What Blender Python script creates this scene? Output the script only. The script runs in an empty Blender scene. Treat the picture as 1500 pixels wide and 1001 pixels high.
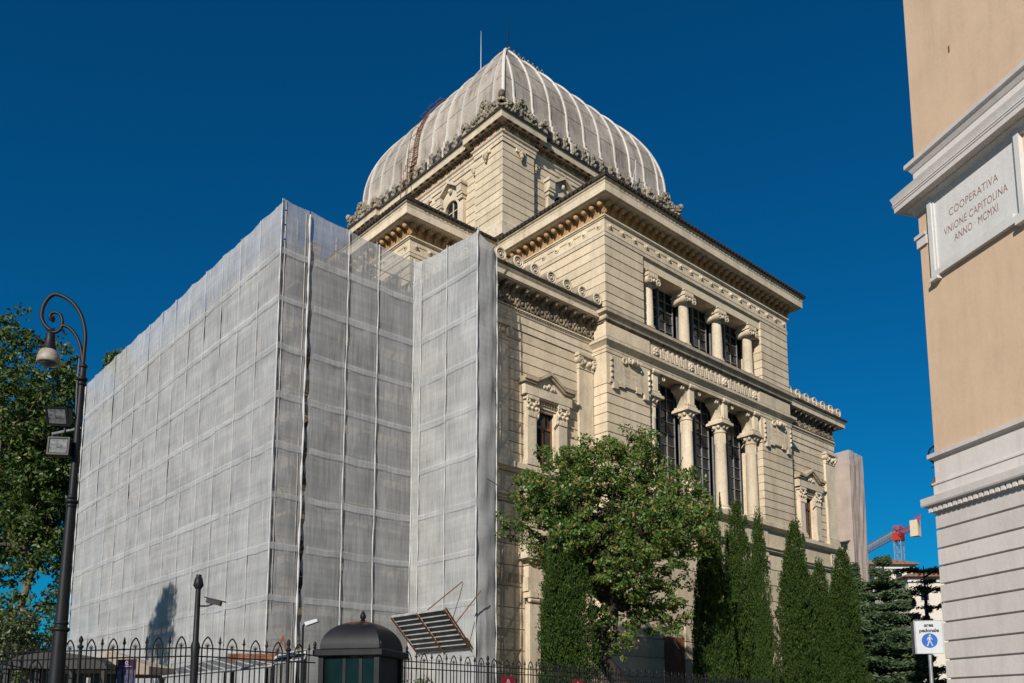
import bpy, math, random
from mathutils import Vector, Matrix, noise
R = math.radians
random.seed(7)
scene = bpy.context.scene
COL = scene.collection

# ------------------------------------------------------------------ camera, sky, sun
FPX, CX, CY, AH = 1249.0, 750.0, 873.0, 172.0
PITCH = math.atan(AH / FPX); TH = R(48.13)
CAM = Vector((0, 0, 1.6))
FW = Vector((math.cos(TH), math.sin(TH), 0)); RT = Vector((math.sin(TH), -math.cos(TH), 0)); UP = Vector((0, 0, 1))
F3 = FW * math.cos(PITCH) + UP * math.sin(PITCH); U3 = UP * math.cos(PITCH) - FW * math.sin(PITCH)
cd = bpy.data.cameras.new('camera'); cam = bpy.data.objects.new('camera', cd); COL.objects.link(cam)
cam.location = CAM; cam.rotation_euler = (math.pi / 2 + PITCH, 0, TH - math.pi / 2)
cd.sensor_width = 36; cd.sensor_fit = 'HORIZONTAL'; cd.lens = FPX / 1500 * 36
cd.shift_y = (CY - 500.5) / 1500; cd.clip_start = 0.1; cd.clip_end = 3000
scene.camera = cam

SUN = Vector((-2.05, -1.06, 1.12)).normalized()
world = bpy.data.worlds.new('World'); scene.world = world; world.use_nodes = True
wn = world.node_tree; wn.nodes.clear()
sky = wn.nodes.new('ShaderNodeTexSky'); sky.sky_type = 'NISHITA'; sky.sun_disc = False
sky.sun_elevation = math.asin(SUN.z); sky.sun_rotation = math.atan2(SUN.x, SUN.y)
sky.altitude = 0; sky.air_density = 1.0; sky.dust_density = 0.2; sky.ozone_density = 4.0
tint = wn.nodes.new('ShaderNodeMix'); tint.data_type = 'RGBA'; tint.blend_type = 'MULTIPLY'
tint.inputs['Factor'].default_value = 1.0; tint.inputs['B'].default_value = (0.03, 0.74, 1.0, 1)
hsv = wn.nodes.new('ShaderNodeHueSaturation'); hsv.inputs['Saturation'].default_value = 1.12; hsv.inputs['Value'].default_value = 1.0
bg = wn.nodes.new('ShaderNodeBackground'); bg.inputs['Strength'].default_value = 0.060
wo = wn.nodes.new('ShaderNodeOutputWorld')
wn.links.new(sky.outputs[0], hsv.inputs['Color']); wn.links.new(hsv.outputs[0], tint.inputs['A'])
wn.links.new(tint.outputs['Result'], bg.inputs['Color']); wn.links.new(bg.outputs[0], wo.inputs['Surface'])
sd = bpy.data.lights.new('sun', 'SUN'); sd.energy = 5.0; sd.angle = R(0.5); sd.color = (1.0, 0.93, 0.83)
so = bpy.data.objects.new('sun', sd); COL.objects.link(so); so.rotation_euler = SUN.to_track_quat('Z', 'Y').to_euler()
so.location = (-40, -20, 60)
vs = scene.view_settings; vs.view_transform = 'Standard'; vs.look = 'None'; vs.gamma = 1; vs.exposure = 0.22
vs.use_curve_mapping = False
scene.cycles.use_denoising = True
scene.cycles.max_bounces = 7; scene.cycles.transparent_max_bounces = 24
scene.cycles.diffuse_bounces = 3

def ray(x, y): return F3 * FPX + RT * (x - CX) + U3 * (CY - y)
def at(x, y, f):                      # pixel direction taken to a forward (ground) distance f
    r = ray(x, y); return CAM + r * (f / r.dot(FW))
def onX(x, y, X): r = ray(x, y); return CAM + r * (X / r.x)
def onY(x, y, Y): r = ray(x, y); return CAM + r * (Y / r.y)

# ------------------------------------------------------------------ materials
MATS = {}
def nd(nt, t, **kw):
    n = nt.nodes.new(t)
    for k, v in kw.items(): setattr(n, k, v)
    return n
def mat_base(name):
    m = bpy.data.materials.new(name); m.use_nodes = True
    nt = m.node_tree; b = nt.nodes['Principled BSDF']; MATS[name] = m
    return m, nt, b
def set_in(b, **kw):
    for k, v in kw.items(): b.inputs[k.replace('_', ' ')].default_value = v
def plain(name, col, rough=0.7, metal=0.0, var=0.12, scale=3.0, bump=0.0, stretch=(1, 1, 1), col2=None, spec=0.3, detail=6):
    m, nt, b = mat_base(name)
    tc = nd(nt, 'ShaderNodeTexCoord'); mp = nd(nt, 'ShaderNodeMapping'); mp.inputs['Scale'].default_value = stretch
    ns = nd(nt, 'ShaderNodeTexNoise'); ns.inputs['Scale'].default_value = scale; ns.inputs['Detail'].default_value = detail
    ns.inputs['Roughness'].default_value = 0.65
    rp = nd(nt, 'ShaderNodeValToRGB'); c2 = col2 or tuple(c * (1 - 2.2 * var) for c in col)
    rp.color_ramp.elements[0].position = 0.32; rp.color_ramp.elements[1].position = 0.68
    rp.color_ramp.elements[0].color = (*c2, 1); rp.color_ramp.elements[1].color = (*col, 1)
    nt.links.new(tc.outputs['Object'], mp.inputs[0]); nt.links.new(mp.outputs[0], ns.inputs['Vector'])
    nt.links.new(ns.outputs['Fac'], rp.inputs[0]); nt.links.new(rp.outputs[0], b.inputs['Base Color'])
    set_in(b, Roughness=rough, Metallic=metal); b.inputs['Specular IOR Level'].default_value = spec
    if bump:
        n2 = nd(nt, 'ShaderNodeTexNoise'); n2.inputs['Scale'].default_value = scale * 12; n2.inputs['Detail'].default_value = 4
        nt.links.new(tc.outputs['Object'], n2.inputs['Vector'])
        bp = nd(nt, 'ShaderNodeBump'); bp.inputs['Strength'].default_value = bump; bp.inputs['Distance'].default_value = 0.02
        nt.links.new(n2.outputs['Fac'], bp.inputs['Height']); nt.links.new(bp.outputs[0], b.inputs['Normal'])
    return m
def weathered(name, col, dark, stain=0.35, rough=0.85, scale=0.6, grain_lo=0.80, grain_hi=1.14):
    """stone: broad mottling, grain and vertical run-off streaks"""
    m, nt, b = mat_base(name)
    tc = nd(nt, 'ShaderNodeTexCoord'); geo = nd(nt, 'ShaderNodeNewGeometry')
    oi = nd(nt, 'ShaderNodeObjectInfo')
    def nz(scale, stretch, det=6):
        mp = nd(nt, 'ShaderNodeMapping'); mp.inputs['Scale'].default_value = stretch
        n = nd(nt, 'ShaderNodeTexNoise'); n.inputs['Scale'].default_value = scale; n.inputs['Detail'].default_value = det
        n.inputs['Roughness'].default_value = 0.7
        nt.links.new(geo.outputs['Position'], mp.inputs[0]); nt.links.new(mp.outputs[0], n.inputs['Vector']); return n
    def ramp(src, a, b_, lo, hi):
        r = nd(nt, 'ShaderNodeMapRange'); r.inputs['From Min'].default_value = a; r.inputs['From Max'].default_value = b_
        r.inputs['To Min'].default_value = lo; r.inputs['To Max'].default_value = hi; nt.links.new(src, r.inputs['Value']); return r
    mott = nz(scale, (1, 1, 1)); strk = nz(2.2, (1, 1, 0.12)); grain = nz(9, (1, 1, 1), 8)
    f1 = ramp(mott.outputs['Fac'], 0.4, 0.72, 0, stain); f2 = ramp(strk.outputs['Fac'], 0.47, 0.72, 0, stain)
    ad = nd(nt, 'ShaderNodeMath', operation='ADD', use_clamp=True)
    nt.links.new(f1.outputs[0], ad.inputs[0]); nt.links.new(f2.outputs[0], ad.inputs[1])
    mx = nd(nt, 'ShaderNodeMix', data_type='RGBA'); mx.inputs['A'].default_value = (*col, 1); mx.inputs['B'].default_value = (*dark, 1)
    nt.links.new(ad.outputs[0], mx.inputs['Factor'])
    g = ramp(grain.outputs['Fac'], 0.25, 0.75, grain_lo, grain_hi); rnd = ramp(oi.outputs['Random'], 0, 1, 0.88, 1.07)
    ml = nd(nt, 'ShaderNodeMath', operation='MULTIPLY'); nt.links.new(g.outputs[0], ml.inputs[0]); nt.links.new(rnd.outputs[0], ml.inputs[1])
    sc = nd(nt, 'ShaderNodeVectorMath', operation='SCALE'); nt.links.new(mx.outputs['Result'], sc.inputs[0]); nt.links.new(ml.outputs[0], sc.inputs['Scale'])
    nt.links.new(sc.outputs[0], b.inputs['Base Color'])
    bp = nd(nt, 'ShaderNodeBump'); bp.inputs['Strength'].default_value = 0.35; bp.inputs['Distance'].default_value = 0.015
    nt.links.new(grain.outputs['Fac'], bp.inputs['Height']); nt.links.new(bp.outputs[0], b.inputs['Normal'])
    set_in(b, Roughness=rough); b.inputs['Specular IOR Level'].default_value = 0.2
    return m

STONE = weathered('cream_stone', (0.59, 0.49, 0.355), (0.35, 0.29, 0.215), stain=0.5)
TRIM = weathered('pale_trim_stone', (0.61, 0.515, 0.385), (0.28, 0.23, 0.17), stain=0.5)
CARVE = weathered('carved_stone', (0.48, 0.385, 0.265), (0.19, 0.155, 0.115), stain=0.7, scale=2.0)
BROWNF = weathered('ochre_frieze', (0.42, 0.26, 0.12), (0.22, 0.14, 0.08), stain=0.4, scale=2.0)
SOOTSHADE = weathered('sooty_shaded_carving', (0.27, 0.215, 0.15), (0.07, 0.058, 0.045), stain=0.8, scale=2.5)  # soot plus the shade under the cornice, both put into this dark colour
CREST = weathered('mossy_crest_stone', (0.33, 0.28, 0.21), (0.08, 0.07, 0.058), stain=0.8, scale=3.0)
ORANGE = weathered('terracotta_disc', (0.56, 0.33, 0.20), (0.42, 0.25, 0.15))
DOMEM = weathered('dome_sheet', (0.41, 0.36, 0.31), (0.18, 0.15, 0.125), stain=0.75, rough=0.5, scale=0.35)
RIBM = weathered('dome_rib_metal', (0.56, 0.525, 0.48), (0.38, 0.35, 0.31), rough=0.5)
ROOFM = plain('dark_roof_edge', (0.055, 0.043, 0.036), 0.8, var=0.2, scale=6)
SKIRTSHADE = plain('painted_skirt_shade', (0.05, 0.052, 0.06), 0.6, var=0.2, scale=3)  # shade on the dome skirt, put into a dark colour
GLASS = plain('dark_glass', (0.018, 0.022, 0.028), 0.12, var=0.3, scale=1.2, spec=0.5)
GLASSB = plain('dusty_reflection_glass', (0.045, 0.037, 0.032), 0.4, var=0.25, scale=2.0, spec=0.4)  # dust and a brown reflection, both put into the pane colour
LEAD = plain('window_lead_grey', (0.2, 0.205, 0.21), 0.6, var=0.15)
WOOD = plain('brown_wood', (0.20, 0.085, 0.035), 0.55, var=0.2, scale=4)
IRON = plain('black_iron', (0.010, 0.010, 0.011), 0.55, var=0.2, scale=8, spec=0.2)
POST = plain('charcoal_post_paint', (0.012, 0.012, 0.014), 0.5, var=0.2, scale=5, spec=0.22)
TUBE = plain('scaffold_steel', (0.22, 0.20, 0.18), 0.5, metal=0.5, var=0.25, scale=2)
RUST = plain('rusty_steel', (0.22, 0.085, 0.035), 0.8, var=0.3, scale=5)
PLANK = plain('scaffold_plank', (0.30, 0.22, 0.13), 0.85, var=0.2, scale=2, stretch=(1, 1, 5))
HEM = plain('net_hem', (0.52, 0.52, 0.52), 0.8, var=0.12, scale=4)
CORR = plain('corrugated_steel', (0.17, 0.172, 0.178), 0.5, metal=0.3, var=0.25, scale=3)
CORRL = plain('corrugated_ridge', (0.40, 0.40, 0.40), 0.5, var=0.2, scale=3)
PEACH = weathered('peach_stucco', (0.575, 0.415, 0.29), (0.48, 0.345, 0.24), stain=0.6, rough=0.9, grain_lo=0.94, grain_hi=1.05)
WHITE = weathered('white_stucco', (0.58, 0.535, 0.51), (0.46, 0.425, 0.40), stain=0.55, rough=0.9, grain_lo=0.92, grain_hi=1.06)
MARBLE = weathered('marble_plaque', (0.60, 0.585, 0.57), (0.47, 0.455, 0.44), stain=0.5, rough=0.6, grain_lo=0.93, grain_hi=1.05)
INKRED = plain('faded_red_letters', (0.34, 0.21, 0.16), 0.8, var=0.2, scale=12)
SIGNW = plain('sign_white', (0.46, 0.47, 0.48), 0.45, var=0.06)
SIGNB = plain('sign_blue', (0.012, 0.09, 0.36), 0.4, var=0.05)
SIGNK = plain('sign_black', (0.02, 0.02, 0.02), 0.5, var=0.05)
GALV = plain('galvanised_steel', (0.34, 0.35, 0.36), 0.45, metal=0.6, var=0.15)
LAMPS = plain('aged_lamp_enamel', (0.36, 0.31, 0.26), 0.5, var=0.2, scale=6)
LAMPG = plain('lamp_glass', (0.13, 0.15, 0.16), 0.25, var=0.5, scale=9, spec=0.3)
FLOODG = plain('floodlight_glass', (0.16, 0.175, 0.18), 0.5, var=0.4, scale=14, spec=0.15)
CANVAS = plain('beige_canvas', (0.46, 0.38, 0.29), 0.9, var=0.1)
PURPLE = plain('poster_purple', (0.028, 0.004, 0.022), 0.5, var=0.15)
INDIGO = plain('poster_print', (0.085, 0.08, 0.14), 0.5, var=0.55, scale=14, col2=(0.01, 0.008, 0.025))
PALEINK = plain('poster_pale_print', (0.42, 0.36, 0.45), 0.6, var=0.1)
CRIMSON = plain('board_crimson', (0.20, 0.006, 0.02), 0.5, var=0.12)
ROSE = plain('board_rose_print', (0.62, 0.36, 0.38), 0.6, var=0.08)
CRANER = plain('crane_red', (0.42, 0.035, 0.02), 0.5, var=0.15)
CRANEG = plain('crane_grey', (0.25, 0.27, 0.29), 0.5, var=0.15)
CONC = plain('concrete_block', (0.58, 0.47, 0.32), 0.85, var=0.1)
OLDWALL = weathered('far_plaster', (0.62, 0.56, 0.48), (0.5, 0.44, 0.37))
TILEM = plain('roof_tile', (0.28, 0.14, 0.08), 0.8, var=0.25)
ASPH = plain('cobble_paving', (0.24, 0.22, 0.195), 0.9, var=0.2, scale=4, bump=0.3)
PAVE = plain('paving', (0.17, 0.155, 0.14), 0.85, var=0.2, scale=2, bump=0.2)
EARTH = plain('garden_earth', (0.09, 0.075, 0.05), 0.95, var=0.3)
BARK = plain('dark_bark', (0.045, 0.035, 0.026), 0.95, var=0.35, scale=5, bump=0.6, stretch=(1, 1, 0.25))
BARKP = plain('plane_bark', (0.20, 0.15, 0.10), 0.9, var=0.35, scale=3, bump=0.4, stretch=(1, 1, 0.4), col2=(0.07, 0.05, 0.035))

def net_mat(name, alpha, col, streak=0.08):
    m, nt, b = mat_base(name); nt.nodes.remove(b); out = nt.nodes['Material Output']
    geo = nd(nt, 'ShaderNodeNewGeometry')
    def nz(scale, st, det=3):
        mp = nd(nt, 'ShaderNodeMapping'); mp.inputs['Scale'].default_value = st
        n = nd(nt, 'ShaderNodeTexNoise'); n.inputs['Scale'].default_value = scale; n.inputs['Detail'].default_value = det
        nt.links.new(geo.outputs['Position'], mp.inputs[0]); nt.links.new(mp.outputs[0], n.inputs['Vector']); return n
    a = nz(13, (1, 1, 0.045), 4); c = nz(5, (0.05, 0.05, 1), 3); d = nz(0.7, (1, 1, 1), 4)
    s1 = nd(nt, 'ShaderNodeMath', operation='ADD'); nt.links.new(a.outputs['Fac'], s1.inputs[0]); nt.links.new(c.outputs['Fac'], s1.inputs[1])
    r1 = nd(nt, 'ShaderNodeMapRange'); r1.inputs['From Min'].default_value = 0.7; r1.inputs['From Max'].default_value = 1.3
    r1.inputs['To Min'].default_value = alpha - 0.11; r1.inputs['To Max'].default_value = min(0.985, alpha + 0.10)
    nt.links.new(s1.outputs[0], r1.inputs['Value'])
    r2 = nd(nt, 'ShaderNodeMapRange'); r2.inputs['From Min'].default_value = 0.3; r2.inputs['From Max'].default_value = 0.7
    r2.inputs['To Min'].default_value = 0.86; r2.inputs['To Max'].default_value = 1.1; nt.links.new(d.outputs['Fac'], r2.inputs['Value'])
    r3 = nd(nt, 'ShaderNodeMapRange'); r3.inputs['From Min'].default_value = 0.3; r3.inputs['From Max'].default_value = 0.7
    r3.inputs['To Min'].default_value = 1 - streak; r3.inputs['To Max'].default_value = 1 + streak; nt.links.new(a.outputs['Fac'], r3.inputs['Value'])
    mm = nd(nt, 'ShaderNodeMath', operation='MULTIPLY'); nt.links.new(r2.outputs[0], mm.inputs[0]); nt.links.new(r3.outputs[0], mm.inputs[1])
    sc = nd(nt, 'ShaderNodeVectorMath', operation='SCALE'); sc.inputs[0].default_value = col; nt.links.new(mm.outputs[0], sc.inputs['Scale'])
    df = nd(nt, 'ShaderNodeBsdfDiffuse'); tr = nd(nt, 'ShaderNodeBsdfTranslucent'); tp = nd(nt, 'ShaderNodeBsdfTransparent')
    nt.links.new(sc.outputs[0], df.inputs['Color']); nt.links.new(sc.outputs[0], tr.inputs['Color'])
    bp = nd(nt, 'ShaderNodeBump'); bp.inputs['Strength'].default_value = 0.25; bp.inputs['Distance'].default_value = 0.03
    nt.links.new(a.outputs['Fac'], bp.inputs['Height']); nt.links.new(bp.outputs[0], df.inputs['Normal'])
    m1 = nd(nt, 'ShaderNodeMixShader'); m1.inputs[0].default_value = 0.22
    nt.links.new(df.outputs[0], m1.inputs[1]); nt.links.new(tr.outputs[0], m1.inputs[2])
    m2 = nd(nt, 'ShaderNodeMixShader'); nt.links.new(r1.outputs[0], m2.inputs[0])
    nt.links.new(tp.outputs[0], m2.inputs[1]); nt.links.new(m1.outputs[0], m2.inputs[2]); nt.links.new(m2.outputs[0], out.inputs['Surface'])
    return m
NET = net_mat('debris_net', 0.74, (0.455, 0.46, 0.466))
NETS = net_mat('thin_debris_net', 0.64, (0.42, 0.424, 0.43))
NETD = net_mat('dense_debris_net', 0.9, (0.36, 0.366, 0.374))
NETC = net_mat('facing_debris_net', 0.82, (0.43, 0.435, 0.44))
NETB = net_mat('debris_net_overlap', 0.46, (0.50, 0.512, 0.525))
NETP = net_mat('pinkish_sheet', 0.95, (0.50, 0.41, 0.355), 0.03)

def leaf_mat(name, c1, c2, c3, trans=0.3, thresh=0.9, gloss=0.035):
    m, nt, b = mat_base(name); nt.nodes.remove(b); out = nt.nodes['Material Output']
    geo = nd(nt, 'ShaderNodeNewGeometry')
    rp = nd(nt, 'ShaderNodeValToRGB'); e = rp.color_ramp.elements
    e[0].color = (*c1, 1); e[1].position = thresh; e[1].color = (*c2, 1); k = e.new(min(0.999, thresh + 0.04)); k.color = (*c3, 1)
    nt.links.new(geo.outputs['Random Per Island'], rp.inputs[0])
    df = nd(nt, 'ShaderNodeBsdfDiffuse'); tr = nd(nt, 'ShaderNodeBsdfTranslucent'); gl = nd(nt, 'ShaderNodeBsdfGlossy')
    gl.inputs['Roughness'].default_value = 0.45; gl.inputs['Color'].default_value = (0.6, 0.6, 0.6, 1)
    nt.links.new(rp.outputs[0], df.inputs['Color']); nt.links.new(rp.outputs[0], tr.inputs['Color'])
    m1 = nd(nt, 'ShaderNodeMixShader'); m1.inputs[0].default_value = trans
    nt.links.new(df.outputs[0], m1.inputs[1]); nt.links.new(tr.outputs[0], m1.inputs[2])
    m2 = nd(nt, 'ShaderNodeMixShader'); m2.inputs[0].default_value = gloss
    nt.links.new(m1.outputs[0], m2.inputs[1]); nt.links.new(gl.outputs[0], m2.inputs[2]); nt.links.new(m2.outputs[0], out.inputs['Surface'])
    return m
LEAFJ = leaf_mat('judas_tree_leaf', (0.048, 0.104, 0.018), (0.135, 0.215, 0.042), (0.32, 0.22, 0.08), 0.4, 0.86)
LEAFP = leaf_mat('plane_tree_leaf', (0.024, 0.055, 0.012), (0.105, 0.155, 0.034), (0.16, 0.13, 0.04), 0.3, 0.93)
LEAFC = leaf_mat('cypress_foliage', (0.012, 0.030, 0.007), (0.056, 0.090, 0.020), (0.11, 0.105, 0.035), 0.12, 0.95, 0.008)
LEAFD = leaf_mat('cedar_needles', (0.035, 0.068, 0.032), (0.115, 0.165, 0.085), (0.08, 0.10, 0.06), 0.12, 0.95, 0.01)
LEAFB = leaf_mat('shrub_leaf', (0.035, 0.06, 0.02), (0.12, 0.15, 0.055), (0.14, 0.15, 0.08), 0.25, 0.9)

# ------------------------------------------------------------------ mesh helpers
ROOT = {}
class MB:
    def __init__(s): s.v = []; s.f = []
    def add(s, vs, fs):
        o = len(s.v); s.v.extend([tuple(p) for p in vs]); s.f.extend([tuple(i + o for i in f) for f in fs]); return s
    def box(s, x0, x1, y0, y1, z0, z1):
        if x0 > x1: x0, x1 = x1, x0
        if y0 > y1: y0, y1 = y1, y0
        return s.add([(x0, y0, z0), (x1, y0, z0), (x1, y1, z0), (x0, y1, z0), (x0, y0, z1), (x1, y0, z1), (x1, y1, z1), (x0, y1, z1)],
                     [(0, 3, 2, 1), (4, 5, 6, 7), (0, 1, 5, 4), (1, 2, 6, 5), (2, 3, 7, 6), (3, 0, 4, 7)])
    def prism(s, pts, axis, a0, a1):
        n = len(pts)
        def mk(p, a): return {'x': (a, p[0], p[1]), 'y': (p[0], a, p[1]), 'z': (p[0], p[1], a)}[axis]
        vs = [mk(p, a0) for p in pts] + [mk(p, a1) for p in pts]
        fs = [tuple(range(n))[::-1], tuple(range(n, 2 * n))] + [(i, (i + 1) % n, n + (i + 1) % n, n + i) for i in range(n)]
        return s.add(vs, fs)
    def lathe(s, cx, cy, prof, n=16, axis='z'):
        vs = []; fs = []
        for r, z in prof:
            for i in range(n):
                a = 2 * math.pi * i / n; c, q = r * math.cos(a), r * math.sin(a)
                vs.append((cx + c, cy + q, z) if axis == 'z' else ((cx + c, z, cy + q) if axis == 'y' else (z, cx + c, cy + q)))
        m = len(prof)
        for j in range(m - 1):
            for i in range(n):
                fs.append((j * n + i, j * n + (i + 1) % n, (j + 1) * n + (i + 1) % n, (j + 1) * n + i))
        fs.append(tuple(range(n))[::-1]); fs.append(tuple((m - 1) * n + i for i in range(n)))
        return s.add(vs, fs)
    def tube(s, pts, r, n=6):
        pts = [Vector(p) for p in pts]; m = len(pts); rs = r if isinstance(r, (list, tuple)) else [r] * m
        vs = []; fs = []; prev = None
        for k, p in enumerate(pts):
            t = (pts[min(k + 1, m - 1)] - pts[max(k - 1, 0)]).normalized()
            if prev is None: prev = t.orthogonal().normalized()
            e1 = (prev - t * prev.dot(t)); e1 = e1.normalized() if e1.length > 1e-6 else t.orthogonal().normalized()
            prev = e1; e2 = t.cross(e1)
            for i in range(n):
                a = 2 * math.pi * i / n; vs.append(p + (e1 * math.cos(a) + e2 * math.sin(a)) * rs[k])
        for k in range(m - 1):
            for i in range(n): fs.append((k * n + i, k * n + (i + 1) % n, (k + 1) * n + (i + 1) % n, (k + 1) * n + i))
        fs.append(tuple(range(n))[::-1]); fs.append(tuple((m - 1) * n + i for i in range(n)))
        return s.add(vs, fs)
    def ball(s, c, r, n=10, m=6, sc=(1, 1, 1)):
        vs = [(c[0], c[1], c[2] - r * sc[2])]; fs = []
        for j in range(1, m):
            p = math.pi * j / m - math.pi / 2
            for i in range(n):
                a = 2 * math.pi * i / n
                vs.append((c[0] + r * sc[0] * math.cos(p) * math.cos(a), c[1] + r * sc[1] * math.cos(p) * math.sin(a), c[2] + r * sc[2] * math.sin(p)))
        vs.append((c[0], c[1], c[2] + r * sc[2])); last = len(vs) - 1
        for i in range(n):
            fs.append((0, 1 + (i + 1) % n, 1 + i)); fs.append((last, last - n + i, last - n + (i + 1) % n))
        for j in range(m - 2):
            for i in range(n):
                a = 1 + j * n; fs.append((a + i, a + (i + 1) % n, a + n + (i + 1) % n, a + n + i))
        return s.add(vs, fs)
    def torus(s, c, R_, r, n=16, m=6, axis='y'):
        vs = []; fs = []
        for i in range(n):
            a = 2 * math.pi * i / n
            for j in range(m):
                b = 2 * math.pi * j / m; q = R_ + r * math.cos(b)
                u, w, t = q * math.cos(a), q * math.sin(a), r * math.sin(b)
                vs.append({'y': (c[0] + u, c[1] + t, c[2] + w), 'x': (c[0] + t, c[1] + u, c[2] + w), 'z': (c[0] + u, c[1] + w, c[2] + t)}[axis])
        for i in range(n):
            for j in range(m): fs.append((i * m + j, ((i + 1) % n) * m + j, ((i + 1) % n) * m + (j + 1) % m, i * m + (j + 1) % m))
        return s.add(vs, fs)
    def sweep(s, prof, path, closed=False):
        """prof: closed loop of (out, z); path: plan polyline, outward = right-hand side"""
        n = len(path); P = [Vector((p[0], p[1])) for p in path]; vs = []; fs = []; k = len(prof)
        for i in range(n):
            def nrm(a, b): d = (b - a).normalized(); return Vector((d.y, -d.x))
            if closed: n0, n1 = nrm(P[i - 1], P[i]), nrm(P[i], P[(i + 1) % n])
            else:
                n0 = nrm(P[i - 1], P[i]) if i > 0 else None; n1 = nrm(P[i], P[i + 1]) if i < n - 1 else None
                n0 = n0 or n1; n1 = n1 or n0
            mi = (n0 + n1); mi = mi / max(0.2, mi.dot(n0))
            for o, z in prof: q = P[i] + mi * o; vs.append((q.x, q.y, z))
        for i in range(n if closed else n - 1):
            a = i * k; b = ((i + 1) % n) * k
            for j in range(k): fs.append((a + j, b + j, b + (j + 1) % k, a + (j + 1) % k))
        if not closed: fs.append(tuple(range(k))); fs.append(tuple(((n - 1) * k + j) for j in range(k))[::-1])
        return s.add(vs, fs)
    def grid(s, fn, nu, nv):
        vs = [fn(i / nu, j / nv) for j in range(nv + 1) for i in range(nu + 1)]
        fs = [(j * (nu + 1) + i, j * (nu + 1) + i + 1, (j + 1) * (nu + 1) + i + 1, (j + 1) * (nu + 1) + i) for j in range(nv) for i in range(nu)]
        return s.add(vs, fs)
    def mesh(s, name, mat, smooth=None, org=(0, 0, 0)):
        me = bpy.data.meshes.new(name)
        me.from_pydata([(p[0] - org[0], p[1] - org[1], p[2] - org[2]) for p in s.v], [], s.f)
        me.materials.append(mat)
        if smooth is not None:
            me.polygons.foreach_set('use_smooth', [True] * len(me.polygons))
            if smooth < 180: me.set_sharp_from_angle(angle=R(smooth))
        me.update(); return me
    def build(s, name, mat, parent=None, smooth=None):
        org = ROOT.get(parent.name, Vector((0, 0, 0))) if parent else Vector((0, 0, 0))
        o = bpy.data.objects.new(name, s.mesh(name, mat, smooth, org)); COL.objects.link(o)
        if parent: o.parent = parent; ROOT[o.name] = org
        return o
def thing(name, label, cat, loc=(0, 0, 0), group=None):
    o = bpy.data.objects.new(name, None); COL.objects.link(o); o.location = loc; o.empty_display_size = 0.3
    ROOT[o.name] = Vector(loc); tag(o, label, cat, group); return o
def tag(o, label=None, cat=None, group=None, kind=None):
    if label: o['label'] = label
    if cat: o['category'] = cat
    if group: o['group'] = group
    if kind: o['kind'] = kind
    return o
def inst(name, me, parent, loc, rz=0.0, sc=None):
    o = bpy.data.objects.new(name, me); COL.objects.link(o)
    org = ROOT[parent.name] if parent else Vector((0, 0, 0))
    o.location = Vector(loc) - org; o.rotation_euler = (0, 0, rz)
    if sc: o.scale = sc
    if parent: o.parent = parent; ROOT[o.name] = org
    return o
def single(o, label, cat, group=None):
    """top-level single mesh: origin to its base centre"""
    me = o.data; xs = [v.co for v in me.vertices]
    c = Vector(((min(v.x for v in xs) + max(v.x for v in xs)) / 2, (min(v.y for v in xs) + max(v.y for v in xs)) / 2, min(v.z for v in xs)))
    me.transform(Matrix.Translation(-c)); o.location = c; return tag(o, label, cat, group)
def text_mesh(txt, size, mat, extrude=0.004, align='CENTER', space=1.0, bold=0.0):
    cu = bpy.data.curves.new('lettering', 'FONT'); cu.body = txt; cu.size = size; cu.extrude = extrude; cu.align_x = align
    cu.space_character = space; cu.offset = bold; cu.resolution_u = 3
    ob = bpy.data.objects.new('lettering', cu); COL.objects.link(ob)
    dg = bpy.context.evaluated_depsgraph_get(); me = bpy.data.meshes.new_from_object(ob.evaluated_get(dg))
    bpy.data.objects.remove(ob); me.materials.clear(); me.materials.append(mat); return me

# ------------------------------------------------------------------ ground
def slab(name, x0, x1, y0, y1, z0, z1, m):
    return tag(MB().box(x0, x1, y0, y1, z0, z1).build(name, m), kind='structure')
g = MB(); g.add([(-1500, -1500, 0), (1500, -1500, 0), (1500, 1500, 0), (-1500, 1500, 0)], [(0, 1, 2, 3)])
tag(g.build('ground', ASPH), kind='structure')

# ------------------------------------------------------------------ the synagogue
UC, VC = 36.2, 40.3
WX0, WX1, WY = 28.18, 44.27, 24.93          # wing on the garden side
BY = 25.85                                   # wall of the lower corner blocks
BX0, BX1 = 21.55, 50.9
LX = 22.41; LY0, LY1 = 32.53, 48.07          # upper storey of the wing behind the scaffolding
PITCHC = 0.455
syn = thing('synagogue', 'cream stone synagogue with square ribbed dome and columned wing beside cypresses', 'building', (UC, VC, 0))

def courses(wall, normal, plane, a0, a1, z0, z1, pitch=PITCHC, depth=0.25, mat=None, joint=0.036, holes=()):
    """separate ashlar courses with open joints; normal '-y' or '-x'"""
    n = max(1, round((z1 - z0) / pitch)); h = (z1 - z0) / n
    for i in range(n):
        q0, q1 = z0 + i * h + joint / 2, z0 + (i + 1) * h - joint / 2
        spans = [(a0, a1)]
        for (h0, h1, hz0, hz1) in holes:
            if q1 > hz0 + 0.02 and q0 < hz1 - 0.02:
                spans = [t for (s0, s1) in spans for t in ((s0, min(s1, h0)), (max(s0, h1), s1)) if t[1] - t[0] > 0.02]
        for s0, s1 in spans:
            j = random.uniform(-0.004, 0.004); b = MB()
            c = 0.014
            if normal == '-y':
                b.prism([(plane + j + c, q0), (plane + depth, q0), (plane + depth, q1), (plane + j + c, q1), (plane + j, q1 - c), (plane + j, q0 + c)], 'x', s0, s1)
            else:
                b.prism([(plane + j + c, q0), (plane + depth, q0), (plane + depth, q1), (plane + j + c, q1), (plane + j, q1 - c), (plane + j, q0 + c)], 'y', s0, s1)
            b.build('stone_course', mat or STONE, wall)
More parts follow.
